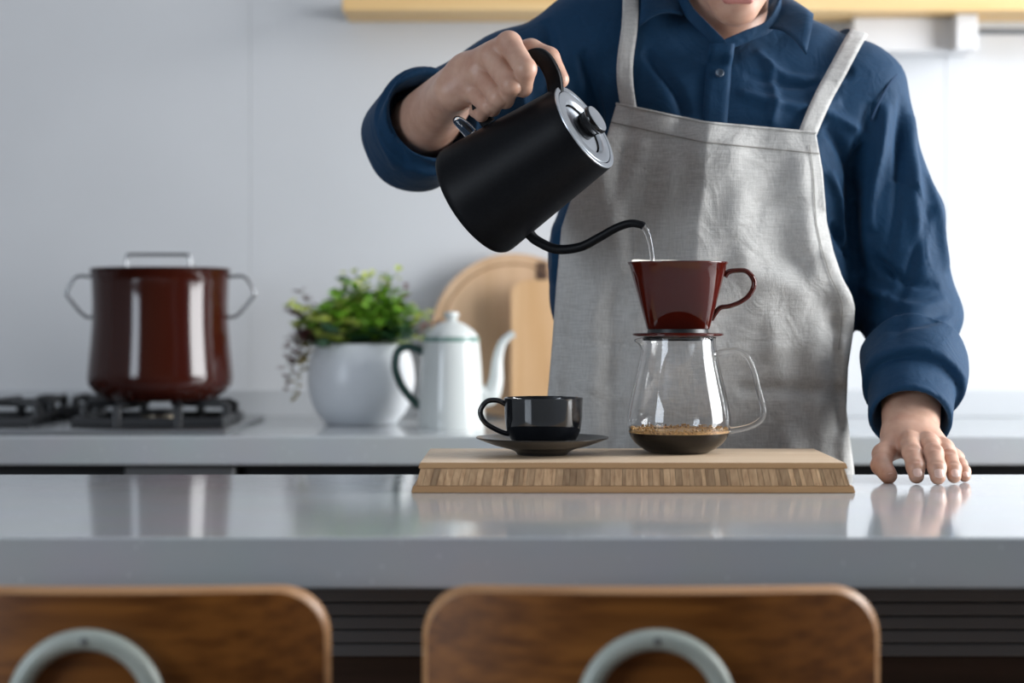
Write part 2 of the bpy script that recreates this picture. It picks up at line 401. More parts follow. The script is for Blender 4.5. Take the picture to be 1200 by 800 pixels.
# ------------------------------------------------------------------ planted white bowl
D_ = 3.6; s = D_/FPX
pl = thing('planter', 'round matte white pot filled with leafy green and burgundy plants', 'plant pot', (P(423, 0, D_).x, D_, TOP))
def yz(y): return (491-y)*s*1.0
prof = smooth_poly([(0, 0), (36*s, 0), (44*s, yz(487)), (55*s, yz(472)), (62*s, yz(450)), (63*s, yz(435)), (60*s, yz(415)), (54*s, yz(401)), (51*s, yz(397)), (49*s, yz(398)), (50*s, yz(405)), (56*s, yz(418)), (57*s, yz(435)), (50*s, yz(465)), (30*s, yz(480)), (0, yz(480))], False, 4)
lathe('pot_body', prof, M_WHITE, pl, n=64)
lathe('soil', [(0, yz(405)), (48.5*s, yz(406)), (51*s, yz(411)), (0, yz(411))], M_SOIL, pl, n=40)
def leaf(c, d, up, L, W):
    d = d.normalized(); sd = d.cross(up).normalized(); u = sd.cross(d)
    v = [c, c+d*L*.35+sd*W*.5+u*.1*L, c+d*L*.35-sd*W*.5+u*.1*L, c+d*L*.35-u*.03*L, c+d*L*.72+sd*W*.38+u*.06*L, c+d*L*.72-sd*W*.38+u*.06*L, c+d*L*.72-u*.03*L, c+d*L-u*.05*L]
    f = [(0, 1, 3), (0, 3, 2), (1, 4, 6, 3), (3, 6, 5, 2), (4, 7, 6), (6, 7, 5)]
    return v, f
def foliage(name, mt, spec, rnd):
    """spec: list of (root px offset, tip px, tip depth offset)"""
    parts = []; stems = []
    for (x0, y0, x1, y1, dd, droop, size, nl) in spec:
        a = Vector(((x0-423)*s, rnd.uniform(-.05, .05), yz(y0))); b = Vector(((x1-423)*s, dd, yz(y1)))
        mid = (a+b)/2+Vector((0, 0, droop))
        pts = []
        for k in range(9):
            t = k/8; pts.append(a*(1-t)**2+mid*2*t*(1-t)+b*t*t)
        stems.append(sweep_data(pts, circ(4), [.0013*(1-.6*k/8) for k in range(9)]))
        for k in range(nl):
            t = .25+.75*k/(nl-1) if nl > 1 else 1
            p = a*(1-t)**2+mid*2*t*(1-t)+b*t*t
            an = k*2.4+rnd.uniform(-.4, .4)
            dirn = Vector((math.cos(an), math.sin(an), rnd.uniform(.0, .8)))
            sz = size*1.9*rnd.uniform(.7, 1.25)*(1.1-.40*t)
            parts.append(leaf(p, dirn, Vector((rnd.uniform(-.3, .3), rnd.uniform(-.3, .3), 1)), sz, sz*.75))
    V, F = join_data(parts); mesh(name, V, F, mt, pl, True, 'stuff')
    V, F = join_data(stems); return V, F
rnd = random.Random(3)
def leafmat(name, c1, c2):
    m = mat(name, c1, .45, sss=0); noise_col(m, c1, c2, (60, 60, 60), 1, 2, .3, .7)
    m.node_tree.nodes['Principled BSDF'].inputs['Transmission Weight'].default_value = 0
    return m
def spread(n, xr, yr, dr, droop, size, nl, xs=(385, 465)):
    out = []
    for _ in range(n):
        x1 = rnd.uniform(*xr); y1 = rnd.uniform(*yr)
        out.append((rnd.uniform(*xs), 402, x1, y1, rnd.uniform(*dr), droop, size, nl))
    return out
gr = spread(52, (352, 492), (335, 390), (-.09, .08), .01, .020, 12)+spread(8, (400, 465), (318, 340), (-.05, .05), .0, .017, 13)
yl = spread(26, (338, 425), (345, 400), (-.10, .02), .02, .019, 9)+spread(9, (385, 475), (308, 335), (-.04, .04), 0, .013, 12)+spread(7, (465, 512), (340, 395), (-.06, .05), .02, .015, 10)
dk = spread(22, (360, 490), (372, 405), (-.10, .06), .015, .022, 8)
bu = [(390, 402, 352, 335, .0, .01, .014, 14), (385, 402, 338, 358, -.02, .02, .014, 16), (380, 402, 340, 400, -.04, .05, .014, 16), (380, 402, 337, 425, -.03, .08, .014, 18), (380, 402, 342, 438, -.03, .09, .013, 18), (378, 402, 336, 452, -.02, .10, .012, 20), (470, 402, 512, 375, 0, .02, .012, 12), (455, 402, 475, 330, 0, 0, .012, 12)]
gd = [(382, 402, 350, 458, -.03, .09, .016, 12), (382, 402, 343, 465, -.02, .10, .014, 12)]
st = []
st.append(foliage('green_foliage', leafmat('leaf_green', (.10, .28, .02), (.26, .48, .05)), gr, rnd))
st.append(foliage('yellow_green_foliage', leafmat('leaf_lime', (.36, .50, .05), (.66, .68, .20)), yl, rnd))
st.append(foliage('dark_foliage', leafmat('leaf_dark', (.02, .09, .04), (.07, .17, .06)), dk, rnd))
st.append(foliage('burgundy_foliage', leafmat('leaf_burgundy', (.10, .03, .035), (.24, .09, .08)), bu, rnd))
st.append(foliage('trailing_foliage', leafmat('leaf_gold', (.30, .26, .05), (.48, .34, .10)), gd, rnd))
V, F = join_data(st); mesh('stems', V, F, leafmat('stem_green', (.10, .14, .04), (.16, .2, .06)), pl, True, 'stuff')

# ------------------------------------------------------------------ white enamel coffee pot
D_ = 3.45; s = D_/FPX
ek = thing('enamel_kettle', 'tall white enamel coffee pot with dark handle beside the planter', 'kettle', (P(529, 0, D_).x, D_, TOP))
def yz(y): return (501-y)*s
lathe('body', [(0, .001), (36*s, .001), (38.5*s, .0), (39*s, yz(497)), (38*s, yz(470)), (35.5*s, yz(430)), (32.5*s, yz(398)), (31.5*s, yz(395)), (29*s, yz(396)), (29*s, yz(410)), (0, yz(412))], M_ENAM, ek, n=56)
lathe('rim_band', [(32.2*s, yz(400)), (33*s, yz(398)), (32.6*s, yz(394)), (31*s, yz(393.5))], M_ENAMT, ek, n=56)
ld = lathe('lid', [(31.2*s, yz(393.5)), (31*s, yz(392)), (26*s, yz(386)), (17*s, yz(379)), (7*s, yz(375)), (6*s, yz(373)), (9*s, yz(369)), (8*s, yz(365)), (0, yz(363.5))], M_ENAM, ek, n=48)
hh = lambda x, y: ((x-529)*s, 0, yz(y))
tube('spout', [hh(560, 462), hh(574, 462), hh(581, 445), hh(583, 420), hh(588, 402), hh(596, 393), hh(603, 390)], [13*s, 11.5*s, 8.5*s, 6.2*s, 5*s, 4.5*s, 4.2*s], M_ENAM, ek, n=16)
tube('handle', [hh(497, 411), hh(478, 405), hh(466, 411), hh(463, 428), hh(468, 446), hh(477, 460), hh(488, 472), hh(492, 474)], 3*s, M_ENAMG, ek, n=10, sec=circ(10, 1.6, .8))

# ------------------------------------------------------------------ cutting boards leaning on the wall
def disc_board(root, r, t, m, groove=True):
    prof = [(0, 0), (r-.004, 0), (r, .004), (r, t-.004), (r-.004, t)]
    if groove: prof += [(r-.016, t), (r-.018, t-.002), (r-.022, t-.002), (r-.024, t)]
    prof += [(0, t)]
    return lathe('board', prof, m, root, n=96)
zc = P(0, 388, 3.8); R = 97*3.79/FPX
rb = thing('round_board', 'round pale wooden board leaning on the wall behind the white coffee pot', 'cutting board', (P(602, 0, 3.8).x, 3.835, TOP+.002))
# rectangular board with a hole
rx0, rx1 = P(599, 0, 3.75).x, P(700, 0, 3.75).x; bw = rx1-rx0; bh = P(0, 328, 3.75).z-TOP
bm = bmesh.new()
pts = []
rr_ = .03
for cx, cy, q in ((bw/2-rr_, bh-rr_, 0), (-bw/2+rr_, bh-rr_, 1), (-bw/2+.008, .008, 2), (bw/2-.008, .008, 3)):
    r_ = rr_ if q < 2 else .008
    for k in range(7):
        t = (q+k/6)*PI/2; pts.append((cx+r_*math.cos(t), cy+r_*math.sin(t)))
def plate_with_hole(outer, hole, t):
    bm = bmesh.new(); ring = []
    for loop in ((outer, hole) if hole else (outer,)):
        vs = [bm.verts.new((x, 0, z)) for x, z in loop]
        ring += [bm.edges.new((vs[i], vs[(i+1) % len(vs)])) for i in range(len(vs))]
    r = bmesh.ops.triangle_fill(bm, edges=ring, use_beauty=True)
    f = [g for g in bm.faces]
    ext = bmesh.ops.extrude_face_region(bm, geom=f)
    for v in [g for g in ext['geom'] if isinstance(g, bmesh.types.BMVert)]: v.co.y += t
    bmesh.ops.recalc_face_normals(bm, faces=bm.faces)
    me = bpy.data.meshes.new('board'); bm.to_mesh(me); bm.free(); return me
hx_, hz_ = (635-602)*3.8/FPX, R+(388-313)*3.8/FPX
hole = [(hx_+.011*a, hz_+.019*b) for a, b in [(1, .8), (.6, 1), (-.6, 1), (-1, .8), (-1, -.8), (-.6, -1), (.6, -1), (1, -.8)]]
me = plate_with_hole([(R*math.cos(k*PI/48), R+R*math.sin(k*PI/48)) for k in range(96)], hole, .018); me.materials.append(M_BOARD1)
o = bpy.data.objects.new('board', me); C.objects.link(o); o.parent = rb; o.rotation_euler = (math.radians(-6), 0, 0); o.location = (0, -.045, 0)
gr_ = tube('groove', [((R-.02)*math.cos(k*PI/30), 0, R+(R-.02)*math.sin(k*PI/30)) for k in range(60)], .0022, wood('groove_shade', (.40, .24, .13), (.48, .30, .17), .6, 'z', 22), o, n=8, smooth=0, closed=True)
plug_ = box('hole_plug', (hx_-.0108, -.002, hz_-.0185), (hx_+.0108, .016, hz_+.0185), mat('dark_plug', (.07, .035, .02), .6), o, .002, 2)  # added plug, coloured dark so the pale wall does not show through the hole
me = plate_with_hole(pts, None, .018); me.materials.append(M_BOARD2)
b2 = bpy.data.objects.new('rectangular_board', me); C.objects.link(b2)
b2.location = ((rx0+rx1)/2, 3.745, TOP+.001); b2.rotation_euler = (math.radians(-4), 0, 0)
tag(b2, 'upright rectangular oak board leaning in front of the round board', 'cutting board')

# ------------------------------------------------------------------ chairs
def chair(cx, label):
    d0 = 1.62; sc = d0/FPX
    ch = thing('dining_chair', label, 'chair', (cx, d0, 0), 'wooden chairs at the island')
    # curved plywood backrest: outline in x,z, bent around a vertical axis
    hw = 276*sc; zt = P(0, 690, d0).z; zb = zt-.20; cr = .042; T = .011
    nx, nz = 40, 16
    def top(x):
        u = abs(x)/hw; z = zt-.004*u*u
        e = hw-abs(x)
        if e < cr: z -= cr-math.sqrt(max(0, cr*cr-(cr-e)**2))
        return z
    def bot(x):
        e = hw-abs(x); z = zb
        if e < cr: z += cr-math.sqrt(max(0, cr*cr-(cr-e)**2))
        return z
    V, F = [], []
    xs = [hw*math.sin(PI/2*(-1+2*i/nx)) for i in range(nx+1)]
    W = nz+1; H = (nx+1)*W
    zm = (zt+zb)/2; CH = .0045
    for side, yo, ins in ((0, 0.0, CH), (1, .0045, 0), (2, .018, 0)):
        for x in xs:
            for k in range(nz+1):
                z = bot(x)+(top(x)-bot(x))*k/nz
                y = .045*(x/hw)**2+yo
                V.append((x*(1-ins/hw), y, zm+(z-zm)*(1-ins/(zt-zm))))
    for i in range(nx):
        for k in range(nz):
            a = i*W+k; F.append((a, a+W, a+W+1, a+1)); F.append((2*H+a, 2*H+a+1, 2*H+a+W+1, 2*H+a+W))
    o = mesh('backrest', V, F, M_CHAIR, ch)
    rim = []
    for q0 in (0, H):
        for i in range(nx): rim.append((q0+i*W+nz, q0+(i+1)*W+nz, q0+H+(i+1)*W+nz, q0+H+i*W+nz)); rim.append((q0+i*W, q0+H+i*W, q0+H+(i+1)*W, q0+(i+1)*W))
        for k in range(nz): rim.append((q0+k, q0+k+1, q0+H+k+1, q0+H+k)); q = q0+nx*W; rim.append((q+k, q+H+k, q+H+k+1, q+k+1))
    e = mesh('edge_band', V, rim, M_CHAIRE, o, True)
    # bent tube arch rising behind the backrest
    ro = 94*sc-.0088; tr = .0088; za = P(0, 737, d0-.012).z-tr
    pts = []
    for sg in (-1, 1):
        leg = [(sg*.16, -.06, tr), (sg*.10, -.02, .42), (sg*(ro+.004), -.0115, za-ro-.10), (sg*ro, -.0105, za-ro-.03)]
        pts.append(leg)
    arc = [(ro*math.cos(PI-t*PI/12), -.0105, za-ro+ro*math.sin(t*PI/12)) for t in range(0, 13)]
    allp = pts[0]+arc+pts[1][::-1]
    tube('back_frame', allp, tr, M_TUBE, ch, n=16, smooth=4)
    lathe('screw', [(0, 0), (.0028, 0), (.0030, .0006), (.001, .0012), (0, .0012)], M_GREYM, ch, n=12).matrix_local = Matrix.Translation((0, -.0105-tr-.0002, za))@Matrix.Rotation(PI/2, 4, 'X')
    # seat
    sv = []
    bm = bmesh.new(); bmesh.ops.create_cube(bm, size=1)
    for v in bm.verts: v.co = Vector((v.co.x*.38, v.co.y*.38+.21, v.co.z*.014+.445))
    bmesh.ops.bevel(bm, geom=[ed for ed in bm.edges if abs(ed.verts[0].co.z-ed.verts[1].co.z) > .005], offset=.06, segments=8, affect='EDGES')
    me = bpy.data.meshes.new('seat'); bm.to_mesh(me); bm.free(); me.materials.append(M_CHAIR)
    so = bpy.data.objects.new('seat', me); C.objects.link(so); so.parent = ch
    for sg in (-1, 1):
        tube('leg', [(sg*.15, .40, .009), (sg*.13, .36, .30), (sg*.11, .33, .428)], tr, M_TUBE, ch, n=12)
        tube('seat_rail', [(sg*.105, -.02, .428), (sg*.11, .33, .428)], tr*.95, M_TUBE, ch, n=12, smooth=0)
    return ch
chair(P(768, 0, 1.62).x, 'wooden chair with mint metal arch in front of the island, below the board')
chair(P(104, 0, 1.62).x, 'wooden chair with mint metal arch at the left end of the picture')

# ------------------------------------------------------------------ bamboo board
bb = thing('serving_board', 'thick bamboo board with sloping striped front edge on the island', 'board', (P(742, 0, 2.18).x, 2.18, TOP+.0002))
bb.rotation_euler = (0, 0, math.radians(-.35))
W0 = 260.5*2.18/FPX; BD = .258; BT = .033; SL = .0095
def frust(name, z0, z1, m, inset=0.0, bev=.0008):
    def lim(z): return W0-SL*z/BT-inset, SL*.9*z/BT+inset, BD-SL*z/BT-inset
    V = []
    for z in (z0, z1):
        hx, y0, y1 = lim(z); V += [(-hx, y0, z), (hx, y0, z), (hx, y1, z), (-hx, y1, z)]
    F = [(3, 2, 1, 0), (4, 5, 6, 7), (0, 1, 5, 4), (1, 2, 6, 5), (2, 3, 7, 6), (3, 0, 4, 7)]
    bm = bmesh.new(); vs = [bm.verts.new(v) for v in V]; [bm.faces.new([vs[i] for i in f]) for f in F]
    if bev: bmesh.ops.bevel(bm, geom=bm.edges[:], offset=bev, segments=2, affect='EDGES')
    me = bpy.data.meshes.new(name); bm.to_mesh(me); bm.free(); me.materials.append(m)
    o = bpy.data.objects.new(name, me); C.objects.link(o); o.parent = bb; return o
frust('bottom_layer', 0, .0078, M_BAMBOO_D)
tl = frust('top_layer', .0265, BT, M_BAMBOO)
tl.data.materials.append(M_BAMBOO_D)
for p in tl.data.polygons:
    if p.normal.z < .5: p.material_index = 1
frust('core', .0078, .0265, M_STRIP, .004, 0)
x = -W0+.0022+.0005
r5 = random.Random(11)
while x < W0-.004:
    wd = r5.choice([.004, .005, .006, .0075, .0085, .010]); x1 = min(x+wd, W0-.0035)
    def yf(z): return SL*.9*z/BT+.0003
    z0, z1 = .0080, .0263; g = .00018
    hx0 = lambda xx, z: xx*(W0-SL*z/BT)/W0
    V = []
    for z in (z0, z1):
        V += [(hx0(x, z)+g, yf(z), z), (hx0(x1, z)-g, yf(z), z), (hx0(x1, z)-g, .02, z), (hx0(x, z)+g, .02, z)]
    mesh('strip', V, [(3, 2, 1, 0), (4, 5, 6, 7), (0, 1, 5, 4), (1, 2, 6, 5), (2, 3, 7, 6), (3, 0, 4, 7)], M_STRIP, bb, False)
    x = x1
BZ = TOP+.0002+BT

# ------------------------------------------------------------------ saucer and cup
D_ = 2.315; s = D_/FPX
sa = thing('saucer', 'black saucer under the black cup on the left of the board', 'saucer', (P(635.5, 0, D_).x, D_, BZ+.0003))
prof = smooth_poly([(0, .0035), (22*s, .0035), (25*s, 0), (29*s, 0), (31*s, .003), (38*s, .0065), (55*s, .011), (70*s, .0165), (77*s, .0192), (77.6*s, .0202), (76*s, .0206), (60*s, .0152), (45*s, .0112), (34*s, .0095), (32*s, .0085), (0, .0085)], False, 4)
lathe('dish', prof, M_SAUCER, sa, n=96)
cu = thing('coffee_cup', 'glossy black coffee cup on the saucer', 'cup', (P(637, 0, D_).x, D_, BZ+.0003+.0089))
ch_ = .0585
prof = [(0, .001), (22*s, .001), (25*s, 0), (27*s, .0005), (33*s, .003), (39*s, .010), (43.5*s, .020), (45.3*s, .034), (46*s, ch_-.003), (46.4*s, ch_-.0006), (45.8*s, ch_), (44.6*s, ch_-.0006), (43.6*s, ch_-.004), (42.5*s, .034), (39.5*s, .018), (32*s, .008), (0, .005)]
lathe('bowl', prof, M_CUP, cu, n=96)
q = [(-44.5, ch_-.008), (-54, ch_-.0035), (-66, ch_-.0045), (-73, ch_-.013), (-73.5, ch_-.021), (-68, ch_-.030), (-57, ch_-.037), (-47, ch_-.0415), (-40, ch_-.043)]
tube('handle', [(x*s, 0, z) for x, z in q], 3.0*s, M_CUP, cu, n=14, sec=circ(14, 1.05, 1.5), up=None)

# ------------------------------------------------------------------ glass server, coffee, dripper
D_ = 2.35; s = D_/FPX; cx = 795.5
SX = P(cx, 0, D_).x
bz_px = YH+(CZ-BZ)/s     # y pixel of the board surface below the server centre
def gz(y): return (bz_px-1.2-y)*s
sv = thing('glass_server', 'clear glass coffee server holding a little black coffee on the board', 'coffee server', (SX, D_, BZ+.0003))
outp = [(0, .0), (30, gz(533)/s*0+.0), (36, 1.2), (43, 5), (51, 11), (57, 19), (60, 28), (60.8, 37), (60, 47), (57, 63), (53, 80), (49, 97), (46, 111), (44, 123), (43.4, 132), (44, 134.5)]
outer = smooth_poly([(r*s, z*s) for r, z in outp], False, 4)
th = .0016
inn = []
for i, (r, z) in enumerate(outer):
    a = outer[max(i-1, 0)]; b = outer[min(i+1, len(outer)-1)]
    t = Vector((b[0]-a[0], b[1]-a[1])).normalized(); nrm = Vector((-t.y, t.x))
    inn.append((max(0, r+nrm.x*th), z+nrm.y*th))
inn[0] = (0, th)
inn_prof = inn
prof = outer+[(43.4*s, 135.3*s)]+inn[::-1]
vs, fs = lathe_data(prof, 96)
# pouring beak pulled out of the rim towards -x
vs2 = []
for v in vs:
    v = Vector(v); zt = v.z/s
    if zt > 118:
        ang = abs(math.atan2(v.y, -v.x)); k = max(0, 1-ang/.42); k = k*k*(3-2*k); u = min(1, (zt-118)/15)
        v.x -= 9.0*s*k*u*u; v.z -= 3.0*s*k*u*u
    vs2.append(v)
o = mesh('glass_body', vs2, fs, M_GLASS, sv)
bm = bmesh.new(); bm.from_mesh(o.data); bmesh.ops.remove_doubles(bm, verts=bm.verts, dist=1e-6); bmesh.ops.recalc_face_normals(bm, faces=bm.faces); bm.to_mesh(o.data); bm.free()
gp = lambda x, y: ((x-cx)*s, 0, gz(y)+.0)
tube('handle', [gp(839.5, 414), gp(848, 411), (gp(862, 409.5)), gp(875, 416), gp(883, 432), gp(889, 455), gp(894.5, 476), gp(893, 489), gp(883, 497), gp(868, 501.5), gp(855, 503.5)], [5*s]+[4.3*s]*9+[4.8*s], M_GLASS, sv, n=16, sec=circ(16, .8, 1.25))
# coffee
lev = gz(505.5)
cp = [(0, th-.0003)]
for r, z in inn_prof:
    if z < lev-.0005 and r > .002: cp.append((r+.0003, z-.0003))
rl_ = max(r for r, z in inn_prof if abs(z-lev) < .003)+.0002
cp += [(rl_, lev), (rl_-.002, lev-.0006), (0, lev-.0006)]
cf = thing('coffee', 'black brewed coffee with tan foam in the bottom of the server', 'coffee', (SX, D_, BZ+.0003))
lathe('liquid', cp, M_COFFEE, cf, n=80)
fr_ = [(rl_-.0001, lev+.0001), (rl_-.0001, lev+.0030), (rl_-.002, lev+.0042), (rl_-.006, lev+.0025), (rl_-.014, lev+.0016), (0, lev+.001), (0, lev+.0001)]
lathe('foam', fr_, M_FOAM, cf, n=80)
parts = []
rb_ = random.Random(5)
sph = lathe_data([(0, -1), (.7, -.7), (1, 0), (.7, .7), (0, 1)], 6)
for _ in range(420):
    a = rb_.uniform(0, 2*PI); rad = rl_-.0012-abs(rb_.gauss(0, .006)); q_ = rb_.uniform(.0006, .0016)
    c_ = Vector((rad*math.cos(a), rad*math.sin(a), lev+.003+rb_.uniform(0, .0035)*(1 if rad > rl_-.004 else .2)))
    parts.append(([tuple(c_+Vector(v)*q_) for v in sph[0]], sph[1]))
V, F = join_data(parts); mesh('foam_bubbles', V, F, M_FOAM, cf, True, 'stuff')

# dripper
zr = gz(397.5)+.0
zr = 136.0*s
dr = thing('coffee_dripper', 'glossy red-brown ceramic coffee dripper sitting on the glass server', 'coffee dripper', (SX-.001, D_, BZ+.0003+zr))
lathe('base_plate', [(14*s, 0), (50*s, 0), (53.2*s, .0014), (53.4*s, .0028), (52*s, .0040), (38*s, .0046), (14*s, .0046)], M_DRIP, dr, n=80, closed=True)
lathe('locating_ring', [(36*s, -.005), (40.5*s, -.005), (41*s, 0), (36*s, 0)], M_KDARK, dr, n=64, closed=True)
lathe('foot_ring', [(20*s, .0046), (36*s, .0046), (35*s, .0088), (20*s, .0088)], M_IRON, dr, n=64, closed=True)
zb, zt = .0088, .0088+78.5*s
V, F = [], []
n = 96
rows = [(0.0, 0), (.004, .012), (.03, .03), (.25, .25), (.5, .5), (.75, .75), (.95, .95), (.975, .972), (.985, .985), (1.0, 1.0)]
def drsec(u, a, off=0):
    # superellipse blend: oblong bottom -> round top
    hx = (36.5+(58-36.5)*u)*s-off; hy = (21+(57-21)*u)*s-off
    if u > .965 and off == 0: hx += .0013; hy += .0013
    ex = 2.0+1.4*(1-u)
    ca, sa_ = math.cos(a), math.sin(a)
    return (hx*math.copysign(abs(ca)**(2/ex), ca), hy*math.copysign(abs(sa_)**(2/ex), sa_))
levels = [(u, 0) for u, _ in rows]+[(1.0, .002), (.985, .0035), (.75, .0035), (.5, .0035), (.25, .0035), (.06, .0035)]
for (u, off) in levels:
    for i in range(n):
        x_, y_ = drsec(u, 2*PI*i/n, off); V.append((x_-.0005*0, y_, zb+(zt-zb)*u))
for k in range(len(levels)-1):
    for i in range(n): j = (i+1) % n; F.append((k*n+i, k*n+j, (k+1)*n+j, (k+1)*n+i))
F.append(tuple(range(n-1, -1, -1))); F.append(tuple((len(levels)-1)*n+i for i in range(n)))
mesh('cone', V, F, M_DRIP, dr)
dy = lambda y: zb+(388-y)*s
dp = lambda x, y: ((x-794.5)*s, 0, dy(y))
tube('handle', [dp(849, 327), dp(853, 321.5), dp(862, 319.5), dp(874, 320), (dp(882, 328)), dp(883.5, 337), dp(878, 348), dp(868, 356), dp(855, 361), dp(844, 363), dp(838, 370), dp(834, 378)], [3.5*s, 3.4*s, 3*s, 3*s, 3.2*s, 3.2*s, 3*s, 2.8*s, 2.8*s, 3*s, 2.8*s, 2*s], M_DRIP, dr, n=14, sec=circ(14, 1, 1.6))
# paper filter standing in the dripper, top edge peeping over the rim
V, F = [], []
for k, u in enumerate([.12, .4, .7, .96, 1.0]):
    for i in range(n):
        a = 2*PI*i/n
        x_, y_ = drsec(u, a, .0042)
        z_ = zb+(zt-zb)*u
        if k == 4: z_ += .0065*max(0, math.cos(a-PI*.82))**3+.0055*max(0, math.cos(a-PI/2))**8 - .0025
        V.append((x_, y_, z_))
for k in range(4):
    for i in range(n): j = (i+1) % n; F.append((k*n+i, k*n+j, (k+1)*n+j, (k+1)*n+i))
F.append(tuple(range(n-1, -1, -1)))
pf = mesh('paper_filter', V, F, M_PAPER); pf.location = dr.location
mo = pf.modifiers.new('thick', 'SOLIDIFY'); mo.thickness = .0006; mo.offset = 1
tag(pf, 'cream paper filter just showing above the rim of the brown dripper', 'coffee filter')
V, F = [], []
for k, (u, sc_) in enumerate([(.16, 1), (.62, 1), (.60, .7), (.55, .3)]):
    for i in range(n):
        x_, y_ = drsec(min(u, .62), 2*PI*i/n, .0055); V.append((x_*sc_, y_*sc_, zb+(zt-zb)*u))
for k in range(3):
    for i in range(n): j = (i+1) % n; F.append((k*n+i, k*n+j, (k+1)*n+j, (k+1)*n+i))
F.append(tuple(range(n-1, -1, -1))); F.append(tuple(3*n+i for i in range(n)))
cg = mesh('coffee_grounds', V, F, mat('wet_grounds', (.035, .015, .007), .5)); cg.location = dr.location; cg['kind'] = 'stuff'
cg['label'] = 'wet dark coffee grounds inside the paper filter'; cg['category'] = 'coffee grounds'

# ------------------------------------------------------------------ black kettle
A = Vector((.78, -.38, .50)).normalized()
S_ = Vector((.5, 0, -.85)); S_ = (S_-A*S_.dot(A)).normalized(); T_ = A.cross(S_)
KB = P(553, 238, 2.415)
ke = thing('pouring_kettle', 'matte black gooseneck kettle tilted in the hand over the dripper', 'kettle', KB)
ke.matrix_world = Matrix(((S_.x, T_.x, A.x, KB.x), (S_.y, T_.y, A.y, KB.y), (S_.z, T_.z, A.z, KB.z), (0, 0, 0, 1)))
KH = .174; RB, RT = .0745, .0575
prof = [(0, .001), (.062, .001), (.068, .0), (.0722, .0022), (.0742, .006), (RB, .012)]
for k in range(1, 13): u = k/12; prof.append((RB+(RT+.0005-RB)*u, .012+(KH-.014)*u))
prof += [(RT, KH-.0005), (RT-.001, KH), (RT-.006, KH-.0003)]
lathe('body', prof, M_KETTLE, ke, n=96)
lathe('rim_ring', [(RT-.0004, KH-.001), (RT-.0004, KH+.0008), (RT-.001, KH+.0014), (RT-.0062, KH+.0014), (RT-.0066, KH+.0008), (RT-.0066, KH-.001)], M_KLID, ke, n=96, closed=True)
ll = lathe('lid', [(RT-.0078, KH-.002), (RT-.0078, KH+.0006), (RT-.0084, KH+.0012), (.038, KH+.0012), (.0365, KH+.0006), (.034, KH-.003)], M_KLID, ke, n=96)
lathe('lid_groove', [(RT-.0064, KH-.0002), (RT-.008, KH-.0002)], M_KDARK, ll, n=64)
lathe('lid_well', [(.0372, KH+.0002), (.0352, KH-.0055), (.033, KH-.006), (.0325, KH-.0052)], M_KDARK, ll, n=64)
lathe('well_floor', [(.0326, KH-.0052), (.020, KH-.0036), (.0, KH-.0034)], M_KLID, ll, n=64)
kn = lathe('lid_knob', [(.0160, KH-.005), (.0155, KH+.006), (.0165, KH+.011), (.0185, KH+.0135), (.0185, KH+.0185), (.0175, KH+.0198), (0, KH+.0198)], M_KDARK, ll, n=64)
lathe('knob_cap', [(.0172, KH+.0199), (.0168, KH+.0206), (.010, KH+.0203), (0, KH+.0202)], M_KLID, kn, n=48)
sp = [(.060, .042), (.071, .0425), (.083, .046), (.104, .061), (.1175, .088), (.1205, .115), (.122, .140), (.1265, .158), (.1345, .1685), (.1385, .1705)]
tube('spout', [(x_, 0, z_) for x_, z_ in sp], [.0085, .0068, .0062, .0060, .0057, .0054, .0051, .0049, .0047, .0046], M_KETTLE, ke, n=20, smooth=6)
TIPL = Vector((.1392, 0, .1708))
hnd = [(-.054, .168), (-.072, .176), (-.094, .1775), (-.1035, .170), (-.1045, .150), (-.1035, .122), (-.1020, .098), (-.0985, .083), (-.0890, .075), (-.0690, .074)]
tube('handle', [(x_, 0, z_) for x_, z_ in hnd], [.95, 1, 1, 1, 1, 1, 1, 1, .95, .9], M_KETTLE, ke, smooth=6, sec=rrect(.0052, .0098, .003, 3), up=(0, 1, 0))
for o in ke.children:
    if o.name.startswith('handle'): hobj = o
tube('mount_screw', [(-.080, -.0088, .0745), (-.080, -.0112, .0745)], .0035, M_STEELB, ke, n=12, smooth=0)
cap_ = tube('end_cap', [(-.070, 0, .048), (-.083, 0, .0455), (-.094, 0, .042), (-.0985, 0, .0405)], [.0082, .0078, .0062, .003], M_GLASS, ke, n=18)
cap_['label'] = 'clear plastic cap at the lower end of the handle'

# water
tip = ke.matrix_world@TIPL
wp = [tip+Vector((-.003, 0, .001)), tip+Vector((.001, 0, -.002)), tip+Vector((.0045, -.0005, -.010)), tip+Vector((.0075, -.001, -.022)), tip+Vector((.0095, -.001, -.036)), tip+Vector((.0105, -.001, -.052)), tip+Vector((.011, -.001, -.066))]
ws = tube('water_stream', wp, [.0036, .0036, .0032, .0028, .0026, .0024, .0022], M_WATER, n=14, smooth=6)
tag(ws, 'thin stream of hot water falling from the spout into the dripper', 'water')

